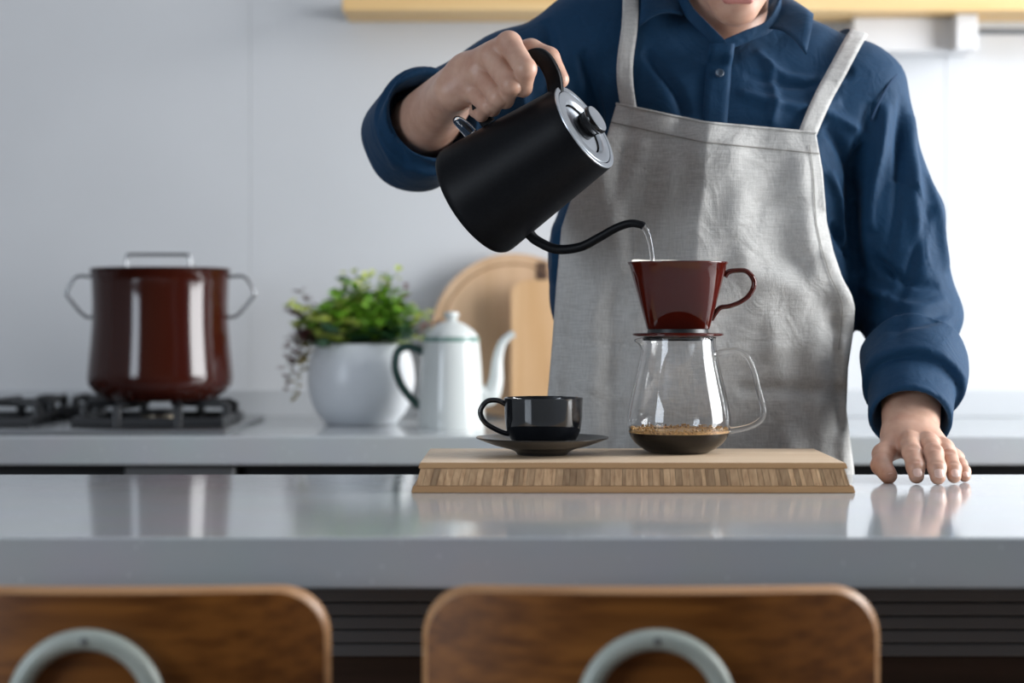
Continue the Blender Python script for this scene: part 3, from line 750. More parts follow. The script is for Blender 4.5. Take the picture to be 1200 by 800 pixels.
# ------------------------------------------------------------------ implicit surfaces for the person
class Field:
    def __init__(self, lo, hi, st):
        self.lo = np.array(lo, np.float32); self.st = st
        self.n = [int(math.ceil((hi[i]-lo[i])/st))+1 for i in range(3)]
        self.ax = [self.lo[i]+st*np.arange(self.n[i], dtype=np.float32) for i in range(3)]
        self.d = np.full(self.n, .06, np.float32)
    def region(self, lo, hi):
        sl = []
        for i in range(3):
            a = max(0, int((lo[i]-self.lo[i])/self.st)); b = min(self.n[i], int((hi[i]-self.lo[i])/self.st)+2)
            if b <= a: return None
            sl.append(slice(a, b))
        return tuple(sl)
    def apply(self, prim, k=0.0, op='add', m=.05):
        fn, lo, hi = prim
        sl = self.region([v-m for v in lo], [v+m for v in hi])
        if sl is None: return
        X = self.ax[0][sl[0]][:, None, None]; Y = self.ax[1][sl[1]][None, :, None]; Z = self.ax[2][sl[2]][None, None, :]
        e = fn(X, Y, Z).astype(np.float32); d = self.d[sl]
        if op == 'add': self.d[sl] = smin(d, e, k)
        else: self.d[sl] = -smin(-d, e, k)
    def add(self, prim, k=0.0, m=.05): self.apply(prim, k, 'add', m)
    def sub(self, prim, k=0.0, m=.02): self.apply(prim, k, 'sub', m)
    def sample(self, p):
        q = [(p[i]-float(self.lo[i]))/self.st for i in range(3)]
        i0 = [min(max(int(v), 0), self.n[j]-2) for j, v in enumerate(q)]; f = [min(max(q[j]-i0[j], 0), 1) for j in range(3)]
        c = self.d[i0[0]:i0[0]+2, i0[1]:i0[1]+2, i0[2]:i0[2]+2]
        c = c[0]*(1-f[0])+c[1]*f[0]; c = c[0]*(1-f[1])+c[1]*f[1]; return float(c[0]*(1-f[2])+c[1]*f[2])
    def grad(self, p, h=.006):
        g = Vector([self.sample([p[j]+(h if j == i else 0) for j in range(3)])-self.sample([p[j]-(h if j == i else 0) for j in range(3)]) for i in range(3)])
        return g.normalized() if g.length > 1e-9 else Vector((0, -1, 0))
    def project(self, p, off=0.0, it=8):
        p = Vector(p)
        for _ in range(it):
            e = self.sample(p)-off
            if abs(e) < 2e-4: break
            p = p-self.grad(p)*e*.9
        return p
    def front(self, x, z, off):   # first y (from the camera) where the field drops to off
        i = int(round((x-float(self.lo[0]))/self.st)); k = int(round((z-float(self.lo[2]))/self.st))
        if not (0 <= i < self.n[0] and 0 <= k < self.n[2]): return None
        col = self.d[i, :, k]; w_ = np.nonzero(col < off)[0]
        if len(w_) == 0: return None
        j = w_[0]
        if j == 0: return float(self.ax[1][0])
        a, b = col[j-1], col[j]; t = (a-off)/(a-b+1e-9)
        return float(self.ax[1][j-1]+t*self.st)
    def mesh(self):
        F = self.d; n = self.n; ins = F < 0
        cs = ins[:-1, :-1, :-1].astype(np.int8)
        tot = sum(ins[a:n[0]-1+a, b:n[1]-1+b, c:n[2]-1+c].astype(np.int8) for a in (0, 1) for b in (0, 1) for c in (0, 1))
        act = (tot > 0) & (tot < 8); idx = np.argwhere(act); num = -np.ones(act.shape, np.int64); num[act] = np.arange(len(idx))
        acc = np.zeros((len(idx), 3), np.float64); cnt = np.zeros(len(idx))
        cor = [(a, b, c) for a in (0, 1) for b in (0, 1) for c in (0, 1)]
        val = {c: F[idx[:, 0]+c[0], idx[:, 1]+c[1], idx[:, 2]+c[2]].astype(np.float64) for c in cor}
        for c1 in cor:
            for ax in range(3):
                if c1[ax] == 0:
                    c2 = tuple(1 if i == ax else c1[i] for i in range(3)); a, b = val[c1], val[c2]
                    cr = (a < 0) != (b < 0); t = np.where(cr, a/(a-b+1e-12), 0)
                    p = np.array(c1, float)[None, :].repeat(len(idx), 0); p[:, ax] += t
                    acc[cr] += p[cr]; cnt[cr] += 1
        V = self.lo+(idx+acc/cnt[:, None])*self.st
        faces = []
        for ax in range(3):
            o1, o2 = (ax+1) % 3, (ax+2) % 3
            sl1 = [slice(1, n[i]-1) for i in range(3)]; sl1[ax] = slice(0, n[ax]-1); sl2 = list(sl1); sl2[ax] = slice(1, n[ax])
            a = ins[tuple(sl1)]; b = ins[tuple(sl2)]; e = np.argwhere(a != b); sg = a[e[:, 0], e[:, 1], e[:, 2]]
            off = np.array([1, 1, 1]); off[ax] = 0; e = e+off
            def cell(d1, d2):
                q = e.copy(); q[:, o1] += d1; q[:, o2] += d2; return num[q[:, 0], q[:, 1], q[:, 2]]
            q = np.stack([cell(-1, -1), cell(0, -1), cell(0, 0), cell(-1, 0)], 1)
            q[~sg] = q[~sg][:, ::-1]; faces.append(q)
        return V, np.concatenate(faces)
def smin(a, b, k):
    if k <= 0: return np.minimum(a, b)
    h = np.maximum(k-np.abs(a-b), 0)/k
    return np.minimum(a, b)-h*h*k*.25
def rc(a, b, r1, r2=None, sy=1.0):
    """tapered round limb from a to b; sy squashes the section along y"""
    r2 = r1 if r2 is None else r2; a = [float(v) for v in a]; b = [float(v) for v in b]
    def fn(X, Y, Z):
        ax, ay, az = a; Yc = (Y-ay)/sy
        bx, by, bz = b[0]-ax, (b[1]-ay)/sy, b[2]-az
        px, py, pz = X-ax, Yc, Z-az
        t = np.clip((px*bx+py*by+pz*bz)/(bx*bx+by*by+bz*bz+1e-12), 0, 1)
        return (np.sqrt((px-t*bx)**2+(py-t*by)**2+(pz-t*bz)**2)-(r1+(r2-r1)*t))*min(1, sy)
    r = max(r1, r2); return fn, [min(a[i], b[i])-r for i in range(3)], [max(a[i], b[i])+r for i in range(3)]
def ell(c, rad, R_=None):
    """ellipsoid with optional frame R_ (rows = local axes)"""
    c = [float(v) for v in c]; Rm = R_ if R_ is not None else [(1, 0, 0), (0, 1, 0), (0, 0, 1)]
    def fn(X, Y, Z):
        q = []
        for i in range(3): q.append(((X-c[0])*Rm[i][0]+(Y-c[1])*Rm[i][1]+(Z-c[2])*Rm[i][2]))
        k0 = np.sqrt(sum((q[i]/rad[i])**2 for i in range(3))); k1 = np.sqrt(sum((q[i]/rad[i]**2)**2 for i in range(3)))
        return k0*(k0-1)/(k1+1e-9)
    r = max(rad); return fn, [v-r for v in c], [v+r for v in c]
def cyl(a, b, r1, r2, rnd_=.004):
    """flat-ended tapered cylinder with rounded edge"""
    a = np.array(a, float); b = np.array(b, float); L = np.linalg.norm(b-a); u = (b-a)/L
    def fn(X, Y, Z):
        h = (X-a[0])*u[0]+(Y-a[1])*u[1]+(Z-a[2])*u[2]
        q2 = (X-a[0])**2+(Y-a[1])**2+(Z-a[2])**2-h*h
        t = np.clip(h/L, -.2, 1.2); dr_ = np.sqrt(np.maximum(q2, 0))-(r1+(r2-r1)*t)+rnd_
        dh = np.abs(h-L/2)-L/2+rnd_
        return np.minimum(np.maximum(dr_, dh), 0)+np.sqrt(np.maximum(dr_, 0)**2+np.maximum(dh, 0)**2)-rnd_
    r = max(r1, r2); return fn, [min(a[i], b[i])-r for i in range(3)], [max(a[i], b[i])+r for i in range(3)]
def field_obj(name, fld, mt, parent=None, post=None):
    V, Fc = fld.mesh()
    if post is not None: V = post(V, Fc)
    me = bpy.data.meshes.new(name); me.vertices.add(len(V)); me.vertices.foreach_set('co', V.astype(np.float32).ravel())
    me.loops.add(Fc.size); me.loops.foreach_set('vertex_index', Fc.astype(np.int32).ravel())
    me.polygons.add(len(Fc)); me.polygons.foreach_set('loop_start', np.arange(0, Fc.size, 4, dtype=np.int32))
    me.update(calc_edges=True); me.validate(); me.polygons.foreach_set('use_smooth', [True]*len(me.polygons)); me.materials.append(mt)
    o = bpy.data.objects.new(name, me); C.objects.link(o)
    if parent: o.parent = parent
    return o
def vnormals(V, Fc):
    a, b, c, d = V[Fc[:, 0]], V[Fc[:, 1]], V[Fc[:, 2]], V[Fc[:, 3]]
    fn = np.cross(c-a, d-b); out = np.zeros_like(V)
    for i in range(4): np.add.at(out, Fc[:, i], fn)
    return out/(np.linalg.norm(out, axis=1, keepdims=True)+1e-12)
def relax(V, Fc, it=2, lam=.5):
    for _ in range(it):
        acc = np.zeros_like(V); cnt = np.zeros(len(V))
        for i in range(4):
            j = (i+1) % 4; np.add.at(acc, Fc[:, i], V[Fc[:, j]]); np.add.at(cnt, Fc[:, i], 1)
            np.add.at(acc, Fc[:, j], V[Fc[:, i]]); np.add.at(cnt, Fc[:, j], 1)
        V = V*(1-lam)+lam*acc/cnt[:, None]
    return V

person = thing('person', 'person in navy shirt and grey linen apron pouring from a black kettle', 'person', (.26, 2.66, 0))
PI_ = Matrix.Translation((-.26, -2.66, 0))
def pp(o, parent=None):
    o.parent = parent or person
    if parent is None: o.matrix_parent_inverse = PI_
    return o

# joints
SHR, ELR, WRR = Vector((.118, 2.63, 1.410)), Vector((-.130, 2.62, 1.288)), P(541, 97, 2.410)
SHL, ELL, WRL = Vector((.462, 2.635, 1.340)), Vector((.533, 2.61, 1.045)), P(1067, 511, 2.405)

# ---- shirt
sf = Field((-.23, 2.37, .78), (.64, 2.83, 1.53), .0031)
sf.add(rc((.252, 2.665, .86), (.262, 2.655, 1.12), .178, .180, .64), m=.06)
sf.add(rc((.262, 2.655, 1.12), (.285, 2.655, 1.28), .182, .168, .66), .08, m=.06)
sf.add(rc((.20, 2.625, 1.30), (.36, 2.625, 1.27), .085), .06)
sf.add(rc((.135, 2.65, 1.385), (.44, 2.65, 1.325), .068, .066), .07)
sf.add(rc((.285, 2.665, 1.425), SHR+Vector((.02, .01, .012)), .062, .060), .05)
sf.add(rc((.30, 2.665, 1.415), SHL+Vector((-.02, .01, .012)), .060, .056), .05)
# pouring arm sleeve
sf.add(rc(SHR, SHR.lerp(ELR, .5), .072, .068), .05)
sf.add(rc(SHR.lerp(ELR, .5), ELR, .068, .066), .03)
fd = (WRR-ELR)
sf.add(rc(ELR, ELR+fd*.25, .064, .064), .02)
sf.add(cyl(ELR+fd*.06, ELR+fd*.33, .070, .0715, .004), .004)
sf.add(cyl(ELR+fd*.10, ELR+fd*.42, .0635, .064, .003), .002)
sf.add(rc(ELR+Vector((0, .0, -.012)), ELR+fd*.22+Vector((-.005, 0, -.012)), .062, .062), .012)
sf.sub(cyl(ELR+fd*.16, ELR+fd*.60, .049, .062, .004), .004)
# resting arm sleeve
sf.add(rc(SHL, SHL.lerp(ELL, .55)+Vector((.006, 0, 0)), .064, .062), .035)
sf.add(rc(SHL.lerp(ELL, .55)+Vector((.006, 0, 0)), ELL, .062, .058), .03)
fl = (WRL-ELL)
sf.add(rc(ELL, ELL+fl*.5, .056, .052), .03)
tl_ = Vector((.004, -.012, .010))
sf.add(cyl(ELL+fl*.36+tl_*.5, ELL+fl*.64+tl_*.3, .0680, .0655, .003), .001)
sf.add(cyl(ELL+fl*.50, ELL+fl*.88, .0575, .0520, .003), .001)
sf.sub(cyl(ELL+fl*.66, ELL+fl*1.2, .042, .048, .003), .004)
# neck opening
sf.sub(rc((.285, 2.66, 1.455), (.285, 2.60, 1.60), .056, .075), .008)
def vcut(X, Y, Z):
    z0, z1 = 1.401, 1.52; t = np.clip((Z-z0)/(z1-z0), 0, 1)
    e = np.abs(X-(.274+.008*t))-(.003+.068*t**.9)
    return np.maximum(np.maximum(e, (z0-Z)), Y-2.62)
sf.sub((vcut, [.19, 2.40, 1.40], [.36, 2.62, 1.52]), .004)

def seg_dist(x, z, a, b):
    dx, dz = b[0]-a[0], b[1]-a[1]; t = np.clip(((x-a[0])*dx+(z-a[1])*dz)/(dx*dx+dz*dz), 0, 1)
    return np.hypot(x-a[0]-t*dx, z-a[1]-t*dz), t
def XZ(px, py, d=2.56): v = P(px, py, d); return (v.x, v.z)
# fold lines: points in the front view, width, height (negative = crease)
folds = [
 ([(1022, 120), (1005, 190), (1000, 260), (1010, 320)], .012, -.014),
 ([(1040, 120), (1028, 200), (1022, 270)], .012, .007),
 ([(1062, 110), (1052, 220), (1040, 300)], .010, -.006),
 ([(1072, 130), (1072, 240), (1085, 330)], .012, .006),
 ([(1025, 300), (1060, 330), (1100, 335)], .008, -.007),
 ([(1015, 330), (1060, 360), (1110, 350)], .010, .006),
 ([(1018, 385), (1060, 378), (1115, 365)], .008, -.006),
 ([(1090, 240), (1060, 330), (1030, 400)], .009, -.005),
 ([(1090, 200), (1105, 270), (1112, 320)], .008, .004),
 ([(860, 110), (930, 128), (985, 120)], .010, .004), ([(870, 90), (940, 100), (1000, 80)], .009, -.004),
 ([(965, 150), (990, 180), (1005, 230)], .010, -.006), ([(955, 130), (1000, 150), (1020, 160)], .010, .005),
 ([(970, 200), (988, 250), (990, 300)], .008, .005), ([(975, 260), (990, 290), (1000, 300)], .006, -.006),
 ([(755, 60), (790, 110), (800, 140)], .010, -.005), ([(680, 60), (700, 130), (690, 200)], .012, -.008),
 ([(660, 90), (670, 160), (660, 230)], .012, .006), ([(640, 20), (650, 90), (640, 150)], .012, -.006),
 ([(600, 60), (615, 130), (610, 170)], .012, .006), ([(470, 100), (462, 150), (480, 200)], .008, -.007),
 ([(455, 120), (450, 160), (465, 200)], .008, .005), ([(520, 200), (490, 190), (470, 160)], .008, -.006),
 ([(640, 120), (580, 170), (520, 200)], .010, -.007), ([(655, 150), (600, 200), (540, 210)], .010, .005),
 ([(900, 70), (905, 120), (900, 150)], .010, .003), ([(885, 60), (920, 90), (990, 95)], .008, .003),
 ([(645, 240), (655, 290), (648, 330)], .008, .004),
]
def shirt_post(V, Fc):
    V = relax(V, Fc, 1, .35); Nn = vnormals(V, Fc); disp = np.zeros(len(V))
    face = np.clip(-Nn[:, 1]*1.6+.25, 0, 1)
    for pts_, wd, amp in folds:
        q = [XZ(*p_) for p_ in smooth_poly(pts_, False, 3)]
        best = np.full(len(V), 9.0); tt = np.zeros(len(V)); m_ = len(q)-1
        for i in range(m_):
            d_, t_ = seg_dist(V[:, 0], V[:, 2], q[i], q[i+1]); mk = d_ < best
            best[mk] = d_[mk]; tt[mk] = (i+t_[mk])/m_
        disp += 1.9*amp*np.exp(-(best/(wd*.68))**2)*np.sin(np.clip(tt, 0, 1)*PI)**.5*face
    rip = np.sin(V[:, 0]*60+V[:, 2]*38+np.sin(V[:, 2]*25)*1.5)*.0012+np.sin(V[:, 2]*85-V[:, 0]*30+np.sin(V[:, 0]*40))*.0009
    cuff = (V[:, 1] < 2.56) & ((V[:, 0] > .45) | (V[:, 0] < 0))
    disp[cuff] *= .45
    V = V+Nn*(disp+rip)[:, None]
    return relax(V, Fc, 1, .3)
shirt = pp(field_obj('shirt', sf, M_SHIRT, post=shirt_post))

def ribbon(name, pts, widths, off, mt, parent, side=None, thick=.0012, sub=4, fld=sf):
    q = smooth_poly([(*p_, w_) for p_, w_ in zip(pts, widths)], False, sub)
    P3 = [fld.project(p_[:3], off) for p_ in q]; V, F = [], []; n_ = len(P3)
    for i in range(n_):
        t = (P3[min(i+1, n_-1)]-P3[max(i-1, 0)]).normalized(); g = fld.grad(P3[i], .01); sd = t.cross(g).normalized(); w_ = q[i][3]
        for k in range(5):
            c_ = P3[i]+sd*w_*(k/4-.5); c_ = fld.project(c_, off, 4) if side is None else c_
            V.append(c_)
    for i in range(n_-1):
        for k in range(4): a = i*5+k; F.append((a, a+1, a+6, a+5))
    o = mesh(name, V, F, mt, None)
    m_ = o.modifiers.new('thick', 'SOLIDIFY'); m_.thickness = thick; m_.offset = 0
    o.parent = parent; 
    return o
def sub_p(o, par):   # child of a part that shares the person's frame
    o.parent = par; return o
# placket with stitching, buttons
V, F = [], []; prev = None
for j in range(41):
    py = 51+j*3.0; row = []
    for i in range(7):
        px = 846-(py-51)*.10+(i-3)*4.9; v = P(px, py, 2.53); y_ = sf.front(v.x, v.z, .0022)
        if y_ is None or y_ > 2.545+.0: y_ = 2.528
        row.append((v.x, y_+(.0025 if i in (0, 6) else 0), v.z))
    V += row
V = np.array(V).reshape(41, 7, 3)
for _ in range(3): V[1:-1, :, 1] = (V[1:-1, :, 1]*2+V[:-2, :, 1]+V[2:, :, 1])/4
V = [tuple(v) for v in V.reshape(-1, 3)]
for j in range(40):
    for i in range(6): a = j*7+i; F.append((a, a+7, a+8, a+1))
pk = mesh('placket', V, F, M_SHIRT, shirt); m_ = pk.modifiers.new('t', 'SOLIDIFY'); m_.thickness = .0022; m_.offset = 0
for (bx, by) in ((847, 69), (843, 172)):
    c_ = sf.project(P(bx, by, 2.5), .0050); g = sf.grad(c_)
    bo = lathe('button', [(0, .0004), (.002, .0004), (.0035, .0014), (.005, .0018), (.0057, .0010), (.0057, -.0005), (0, -.0005)], M_BUTTON, shirt, n=24)
    bo.matrix_local = Matrix.Translation(c_)@g.to_track_quat('Z', 'Y').to_matrix().to_4x4()
# shoulder seam
ribbon('sleeve_seam', [P(1064, 74, 2.62), P(1050, 92, 2.57), P(1034, 120, 2.55), P(1024, 140, 2.55)], [.003]*4, .0012, M_THREAD, shirt)
# collar
NC = Vector((.285, 2.635, 0))
def ringp(phi, r, z): return Vector((NC.x+r*math.sin(phi), NC.y-r*math.cos(phi)*1.02, z))
topc = [P(902, 33, 2.545)]+[ringp(math.radians(a), r, z) for a, r, z in ((48, .072, 1.450), (75, .068, 1.472), (110, .066, 1.490), (180, .066, 1.500), (250, .066, 1.498), (288, .069, 1.486), (312, .076, 1.468))]+[P(800, 18, 2.545)]
botc = [P(945, 64, 2.515)]+[P(953, 20, 2.545), Vector((.395, 2.625, 1.448)), Vector((.375, 2.70, 1.462)), Vector((.285, 2.742, 1.462)), Vector((.195, 2.71, 1.470)), Vector((.180, 2.635, 1.470)), P(753, -8, 2.56)]+[P(749, 31, 2.525)]
tq = smooth_poly([tuple(v) for v in topc], False, 5); bq = smooth_poly([tuple(v) for v in botc], False, 5)
V, F = [], []; K = 6
for a, b in zip(tq, bq):
    a, b = Vector(a), Vector(b)
    for k in range(K+1):
        t = k/K; p_ = a.lerp(b, t); p_.z += .010*math.sin(t*PI); p_.y -= 0
        if sf.sample(p_) < .003 and t > .25: p_ = sf.project(p_, .003, 4)
        V.append(p_)
for i in range(len(tq)-1):
    for k in range(K): a = i*(K+1)+k; F.append((a, a+1, a+K+2, a+K+1))
co = mesh('collar', V, F, M_SHIRT, shirt); m_ = co.modifiers.new('t', 'SOLIDIFY'); m_.thickness = .0025; m_.offset = 0
# collar stand / neckline edge down to the V
for nm, pts_ in (('collar_stand', [P(850, 53, 2.53), P(875, 42, 2.535), P(900, 31, 2.545), P(912, 10, 2.56), P(914, -15, 2.58)]), ('collar_stand', [P(846, 53, 2.53), P(826, 33, 2.535), P(808, 14, 2.545), P(797, -8, 2.56)])):
    tube(nm, pts_, 1, M_SHIRT, shirt, smooth=5, sec=rrect(.0075, .0022, .001, 2), up=(0, 0, 1))

# ---- apron
def interp(tab, y):
    for (y0, x0), (y1, x1) in zip(tab, tab[1:]):
        if y <= y1: return x0+(x1-x0)*max(0, (y-y0)/(y1-y0))
    return tab[-1][1]
Lb = [(121, 722), (165, 709), (200, 690), (235, 668), (265, 658), (330, 652), (400, 647), (470, 641), (560, 637), (900, 630)]
Rb = [(121, 955), (155, 956), (200, 964), (260, 969), (295, 977), (325, 987), (345, 998), (360, 1002), (390, 1000), (430, 994), (480, 992), (550, 1001), (900, 1010)]
def topy(u): return 121+22*min(u/.46, 1)+ (12*(u-.46)/.54 if u > .46 else 0)
NU, NV = 120, 170
def hang(x, z):
    xc = .256; u = (x-xc)/.255
    y = 2.628-.122*math.sqrt(max(.02, 1-u*u*.92))
    return y
def crease(px, py):
    d = 0.0
    cxp = 830-(py-145)*.10                       # main vertical ridge
    e = px-cxp
    a = math.exp(-max(0, py-300)/90)
    d -= .0125*a*math.exp(-abs(e)/(36 if e < 0 else 70))
    d += .0035*a*math.exp(-((e+28)/16)**2)
    for (x0, y0, x1, y1, wd, am) in ((700, 180, 735, 330, 16, -.004), (770, 170, 745, 300, 16, .004), (790, 200, 775, 330, 12, -.003),
        (900, 170, 915, 300, 22, .004), (940, 190, 955, 320, 14, -.004), (880, 320, 985, 345, 16, -.004), (930, 300, 995, 400, 16, .005),
        (870, 455, 998, 459, 6, .0055), (650, 395, 740, 405, 4, .0018), (975, 380, 985, 500, 9, .008), (990, 400, 992, 540, 8, -.006), (955, 420, 965, 540, 12, -.003),
        (700, 300, 690, 520, 16, -.004), (670, 300, 662, 520, 12, .004), (730, 330, 720, 520, 14, .003), (905, 380, 925, 520, 14, -.003),
        (1000, 350, 975, 300, 9, -.006), (860, 180, 870, 290, 14, -.002), (742, 140, 720, 230, 10, .003), (890, 240, 990, 250, 10, .0015), (840, 420, 960, 400, 12, -.002), (655, 440, 740, 470, 8, -.0015)):
        dx, dy_ = x1-x0, y1-y0; t = ((px-x0)*dx+(py-y0)*dy_)/(dx*dx+dy_*dy_); tc_ = min(max(t, 0), 1)
        q_ = math.hypot(px-x0-tc_*dx, py-y0-tc_*dy_); d += am*math.exp(-(q_/wd)**2)
    d += .0010*math.sin(px*.11+py*.03)*math.sin(py*.05+px*.02)
    return d
V, F = [], []
APX = []
for j in range(NV+1):
    v = (j/NV)
    for i in range(NU+1):
        u = i/NU; ty = topy(u); py = ty+(830-ty)*v**1.25
        px = interp(Lb, max(py-2*(1-v), 121))*(1-u)+interp(Rb, py)*u
        d0 = 2.52
        p_ = P(px, py, d0); y = hang(p_.x, p_.z); p_ = P(px, py, y)
        f_ = sf.front(p_.x, p_.z, .007)
        y2 = min(y, f_) if f_ is not None and p_.z < 1.36 else y
        if v < .10 and f_ is not None: y2 = y2*(v/.10)+(f_)*(1-v/.10)
        y2 = y2+1.7*crease(px, py)
        # side edges turn back round the body
        e = min(u, 1-u)
        if e < .05 and v > .2: y2 += .010*(1-e/.05)**2
        if py > 545: y2 = max(y2, DB+.02)
        p_ = P(px, py, y2); V.append(p_); APX.append((px, py))
W = NU+1
# light smoothing of the sheet depth
A_ = np.array([tuple(v) for v in V]).reshape(NV+1, NU+1, 3)
for _ in range(2):
    B_ = A_.copy(); B_[1:-1, 1:-1, 1] = (A_[1:-1, 1:-1, 1]*2+A_[:-2, 1:-1, 1]+A_[2:, 1:-1, 1]+A_[1:-1, :-2, 1]+A_[1:-1, 2:, 1])/6; A_ = B_
V = [tuple(v) for v in A_.reshape(-1, 3)]
for j in range(NV):
    for i in range(NU): a = j*W+i; F.append((a, a+W, a+W+1, a+1))
apron = mesh('apron', V, F, M_APRON); pp(apron)
m_ = apron.modifiers.new('t', 'SOLIDIFY'); m_.thickness = .0014; m_.offset = -1
def apron_pt(u, py, off=.0015):
    best = None; i = min(max(int(round(u*NU)), 0), NU)
    for j in range(NV):
        p0, p1 = APX[j*W+i], APX[(j+1)*W+i]
        if p0[1] <= py <= p1[1]:
            t = (py-p0[1])/(p1[1]-p0[1]); return Vector(V[j*W+i]).lerp(Vector(V[(j+1)*W+i]), t)+Vector((0, -off, 0))
    return Vector(V[i])+Vector((0, -off, 0))
# seams
def seam(pts_, r=.0006):
    tube('seam', pts_, r, M_THREADA, apron, n=6, smooth=2)
seam([apron_pt(k/30, topy(k/30)+22+3*(k/30)) for k in range(31)], .0007)
seam([apron_pt(.955-.0*k, 170+k*9) for k in range(14)]+[apron_pt(.955, 300+k*10) for k in range(12)])
hem = [apron_pt(k/30, topy(k/30)+.5, .001) for k in range(31)]
tube('top_hem', hem, 1, M_APRON, apron, smooth=2, sec=circ(8, .0016, .0016))
# straps
def strap(pts_, w_):
    return ribbon('strap', pts_, w_, .0060, M_APRON, apron, thick=.0016)
strap([P(731, 128, 2.52), P(732, 90, 2.54), P(732, 50, 2.56), P(733, 10, 2.58), Vector((.156, 2.60, 1.48)), Vector((.160, 2.65, 1.50)), Vector((.17, 2.72, 1.45)), Vector((.20, 2.78, 1.36))], [.021]*8)
strap([P(946, 160, 2.52), P(962, 122, 2.53), P(982, 82, 2.55), P(1001, 45, 2.58), P(1008, 32, 2.62), Vector((.455, 2.68, 1.43)), Vector((.43, 2.74, 1.38)), Vector((.38, 2.78, 1.32))], [.024, .024, .024, .024, .024, .024, .024, .024])

# ---- body (one object: neck and head, torso core, arms, hands, legs)
bodies = []
chin = P(862, 21, 2.487)
Uv = Vector((0, -.6157, .788)); Fv = Vector((0, -.788, -.6157)); Rv = Vector((1, 0, 0))
HC = chin-Fv*.078+Uv*.112
def H(f_, r_, u_): return HC+Fv*f_+Rv*r_+Uv*u_
HR = [tuple(Rv), tuple(Fv), tuple(Uv)]
hf = Field((.17, 2.29, 1.34), (.40, 2.76, 1.74), .0022)
hf.add(ell(H(-.012, 0, .040), (.076, .098, .088), HR))
hf.add(ell(H(.030, 0, -.030), (.062, .062, .080), HR), .03)
hf.add(rc(H(.0, -.050, -.055), H(.066, -.006, -.100), .022, .020), .03)
hf.add(rc(H(.0, .050, -.055), H(.066, .006, -.100), .022, .020), .03)
hf.add(ell(H(.076, 0, -.101), (.018, .013, .013), HR), .015)
hf.add(rc(H(.088, 0, .020), H(.108, 0, -.028), .008, .011), .014)
hf.add(ell(H(.098, -.013, -.032), (.008, .009, .008), HR), .006); hf.add(ell(H(.098, .013, -.032), (.008, .009, .008), HR), .006)
hf.add(rc(H(.083, -.045, .030), H(.092, 0, .026), .010, .009), .014); hf.add(rc(H(.083, .045, .030), H(.092, 0, .026), .010, .009), .014)
for sg in (-1, 1):
    hf.sub(ell(H(.092, sg*.031, .010), (.016, .010, .010), HR), .012)
    hf.add(ell(H(.076, sg*.031, .008), (.014, .010, .0085), HR), .004)
    hf.add(ell(H(-.008, sg*.076, -.004), (.008, .017, .030), HR), .008)
    hf.sub(ell(H(.0, sg*.084, -.002), (.006, .010, .018), HR), .005)
hf.sub(rc(H(.096, -.022, -.0725), H(.096, .022, -.0725), .0022), .004)
hf.add(rc((.286, 2.665, 1.36), H(-.045, 0, -.030), .056, .052), .03)
hf.add(rc((.286, 2.62, 1.375), (.286, 2.67, 1.38), .060, .06), .03)
bodies.append(hf.mesh())
# hands
def hand(lo, hi, palm, fingers, st=.0012, kp=.0055, extra=(), creases=()):
    f = Field(lo, hi, st)
    for a, b, r1, r2 in palm: f.add(rc(a, b, r1, r2), .012, m=.02)
    for ch_ in fingers:
        g = Field.__new__(Field); g.__dict__.update(f.__dict__); g.d = np.full(f.n, .06, np.float32)
        for (a, ra), (b, rb_) in zip(ch_, ch_[1:]): g.add(rc(a, b, ra, rb_), .0035, m=.02)
        # knuckle swelling
        f.d = smin(f.d, g.d, 0.0022) if ch_ is fingers[-1] else f.d*1
        f.fing = np.minimum(getattr(f, 'fing', np.full(f.n, .06, np.float32)), g.d)
    f.d = smin(f.d, f.fing, kp)
    for e in extra: f.add(e, .006, m=.02)
    for p_, a_, b_, r_ in creases:
        t_ = (b_-a_).normalized(); nv = (Vector((0, -.8, .6))-t_*Vector((0, -.8, .6)).dot(t_)).normalized(); sd = t_.cross(nv)
        q_ = p_+nv*(r_+.0008); f.sub(rc(q_-sd*r_*.5, q_+sd*r_*.5, .0012), .0025, m=.01)
    V, Fc = f.mesh(); return relax(V, Fc, 1, .4), Fc
mk = lambda *a: [(P(x_, y_, d_), r_) for x_, y_, d_, r_ in a]
# hand resting on the island
LI = mk((1066, 519, 2.365, .0122), (1069, 530, 2.322, .0116), (1073, 547, 2.304, .0108), (1074, 557.5, 2.298, .0090))
LM = mk((1088, 520, 2.362, .0122), (1094, 531, 2.316, .0116), (1098, 548, 2.298, .0108), (1099.0, 558.5, 2.292, .0092))
LR = mk((1107, 527, 2.370, .0112), (1112, 536, 2.325, .0104), (1117, 549, 2.308, .0096), (1118, 557.6, 2.302, .0084))
LP = mk((1119, 537, 2.382, .0098), (1125, 545, 2.345, .0088), (1129.5, 552.5, 2.330, .0080), (1130.5, 557.8, 2.325, .0070))
LT = mk((1050, 523, 2.400, .0130), (1035, 532, 2.366, .0116), (1033, 545, 2.336, .0110), (1041, 556.5, 2.316, .0092))
wo = Vector((.011, 0, 0))
palm = [(ELL.lerp(WRL, .45)-wo*.4, WRL-wo, .036, .0235), (ELL.lerp(WRL, .45)+wo*.4, WRL+wo, .036, .0235)]
palm += [(WRL-wo, LI[0][0], .022, .0125), (WRL-wo*.2, LM[0][0], .021, .0125), (WRL+wo*.6, LR[0][0], .020, .0115), (WRL+wo, LP[0][0], .019, .0105), (WRL-wo, LT[1][0], .017, .0112)]
palm += [(LI[0][0]+Vector((0, .01, -.008)), LP[0][0]+Vector((0, .005, -.006)), .011, .009)]
kn_ = [rc(c_+Vector((0, -.001, .0055)), c_+Vector((0, .006, .006)), .0075, .006) for c_ in (LI[0][0], LM[0][0], LR[0][0])]
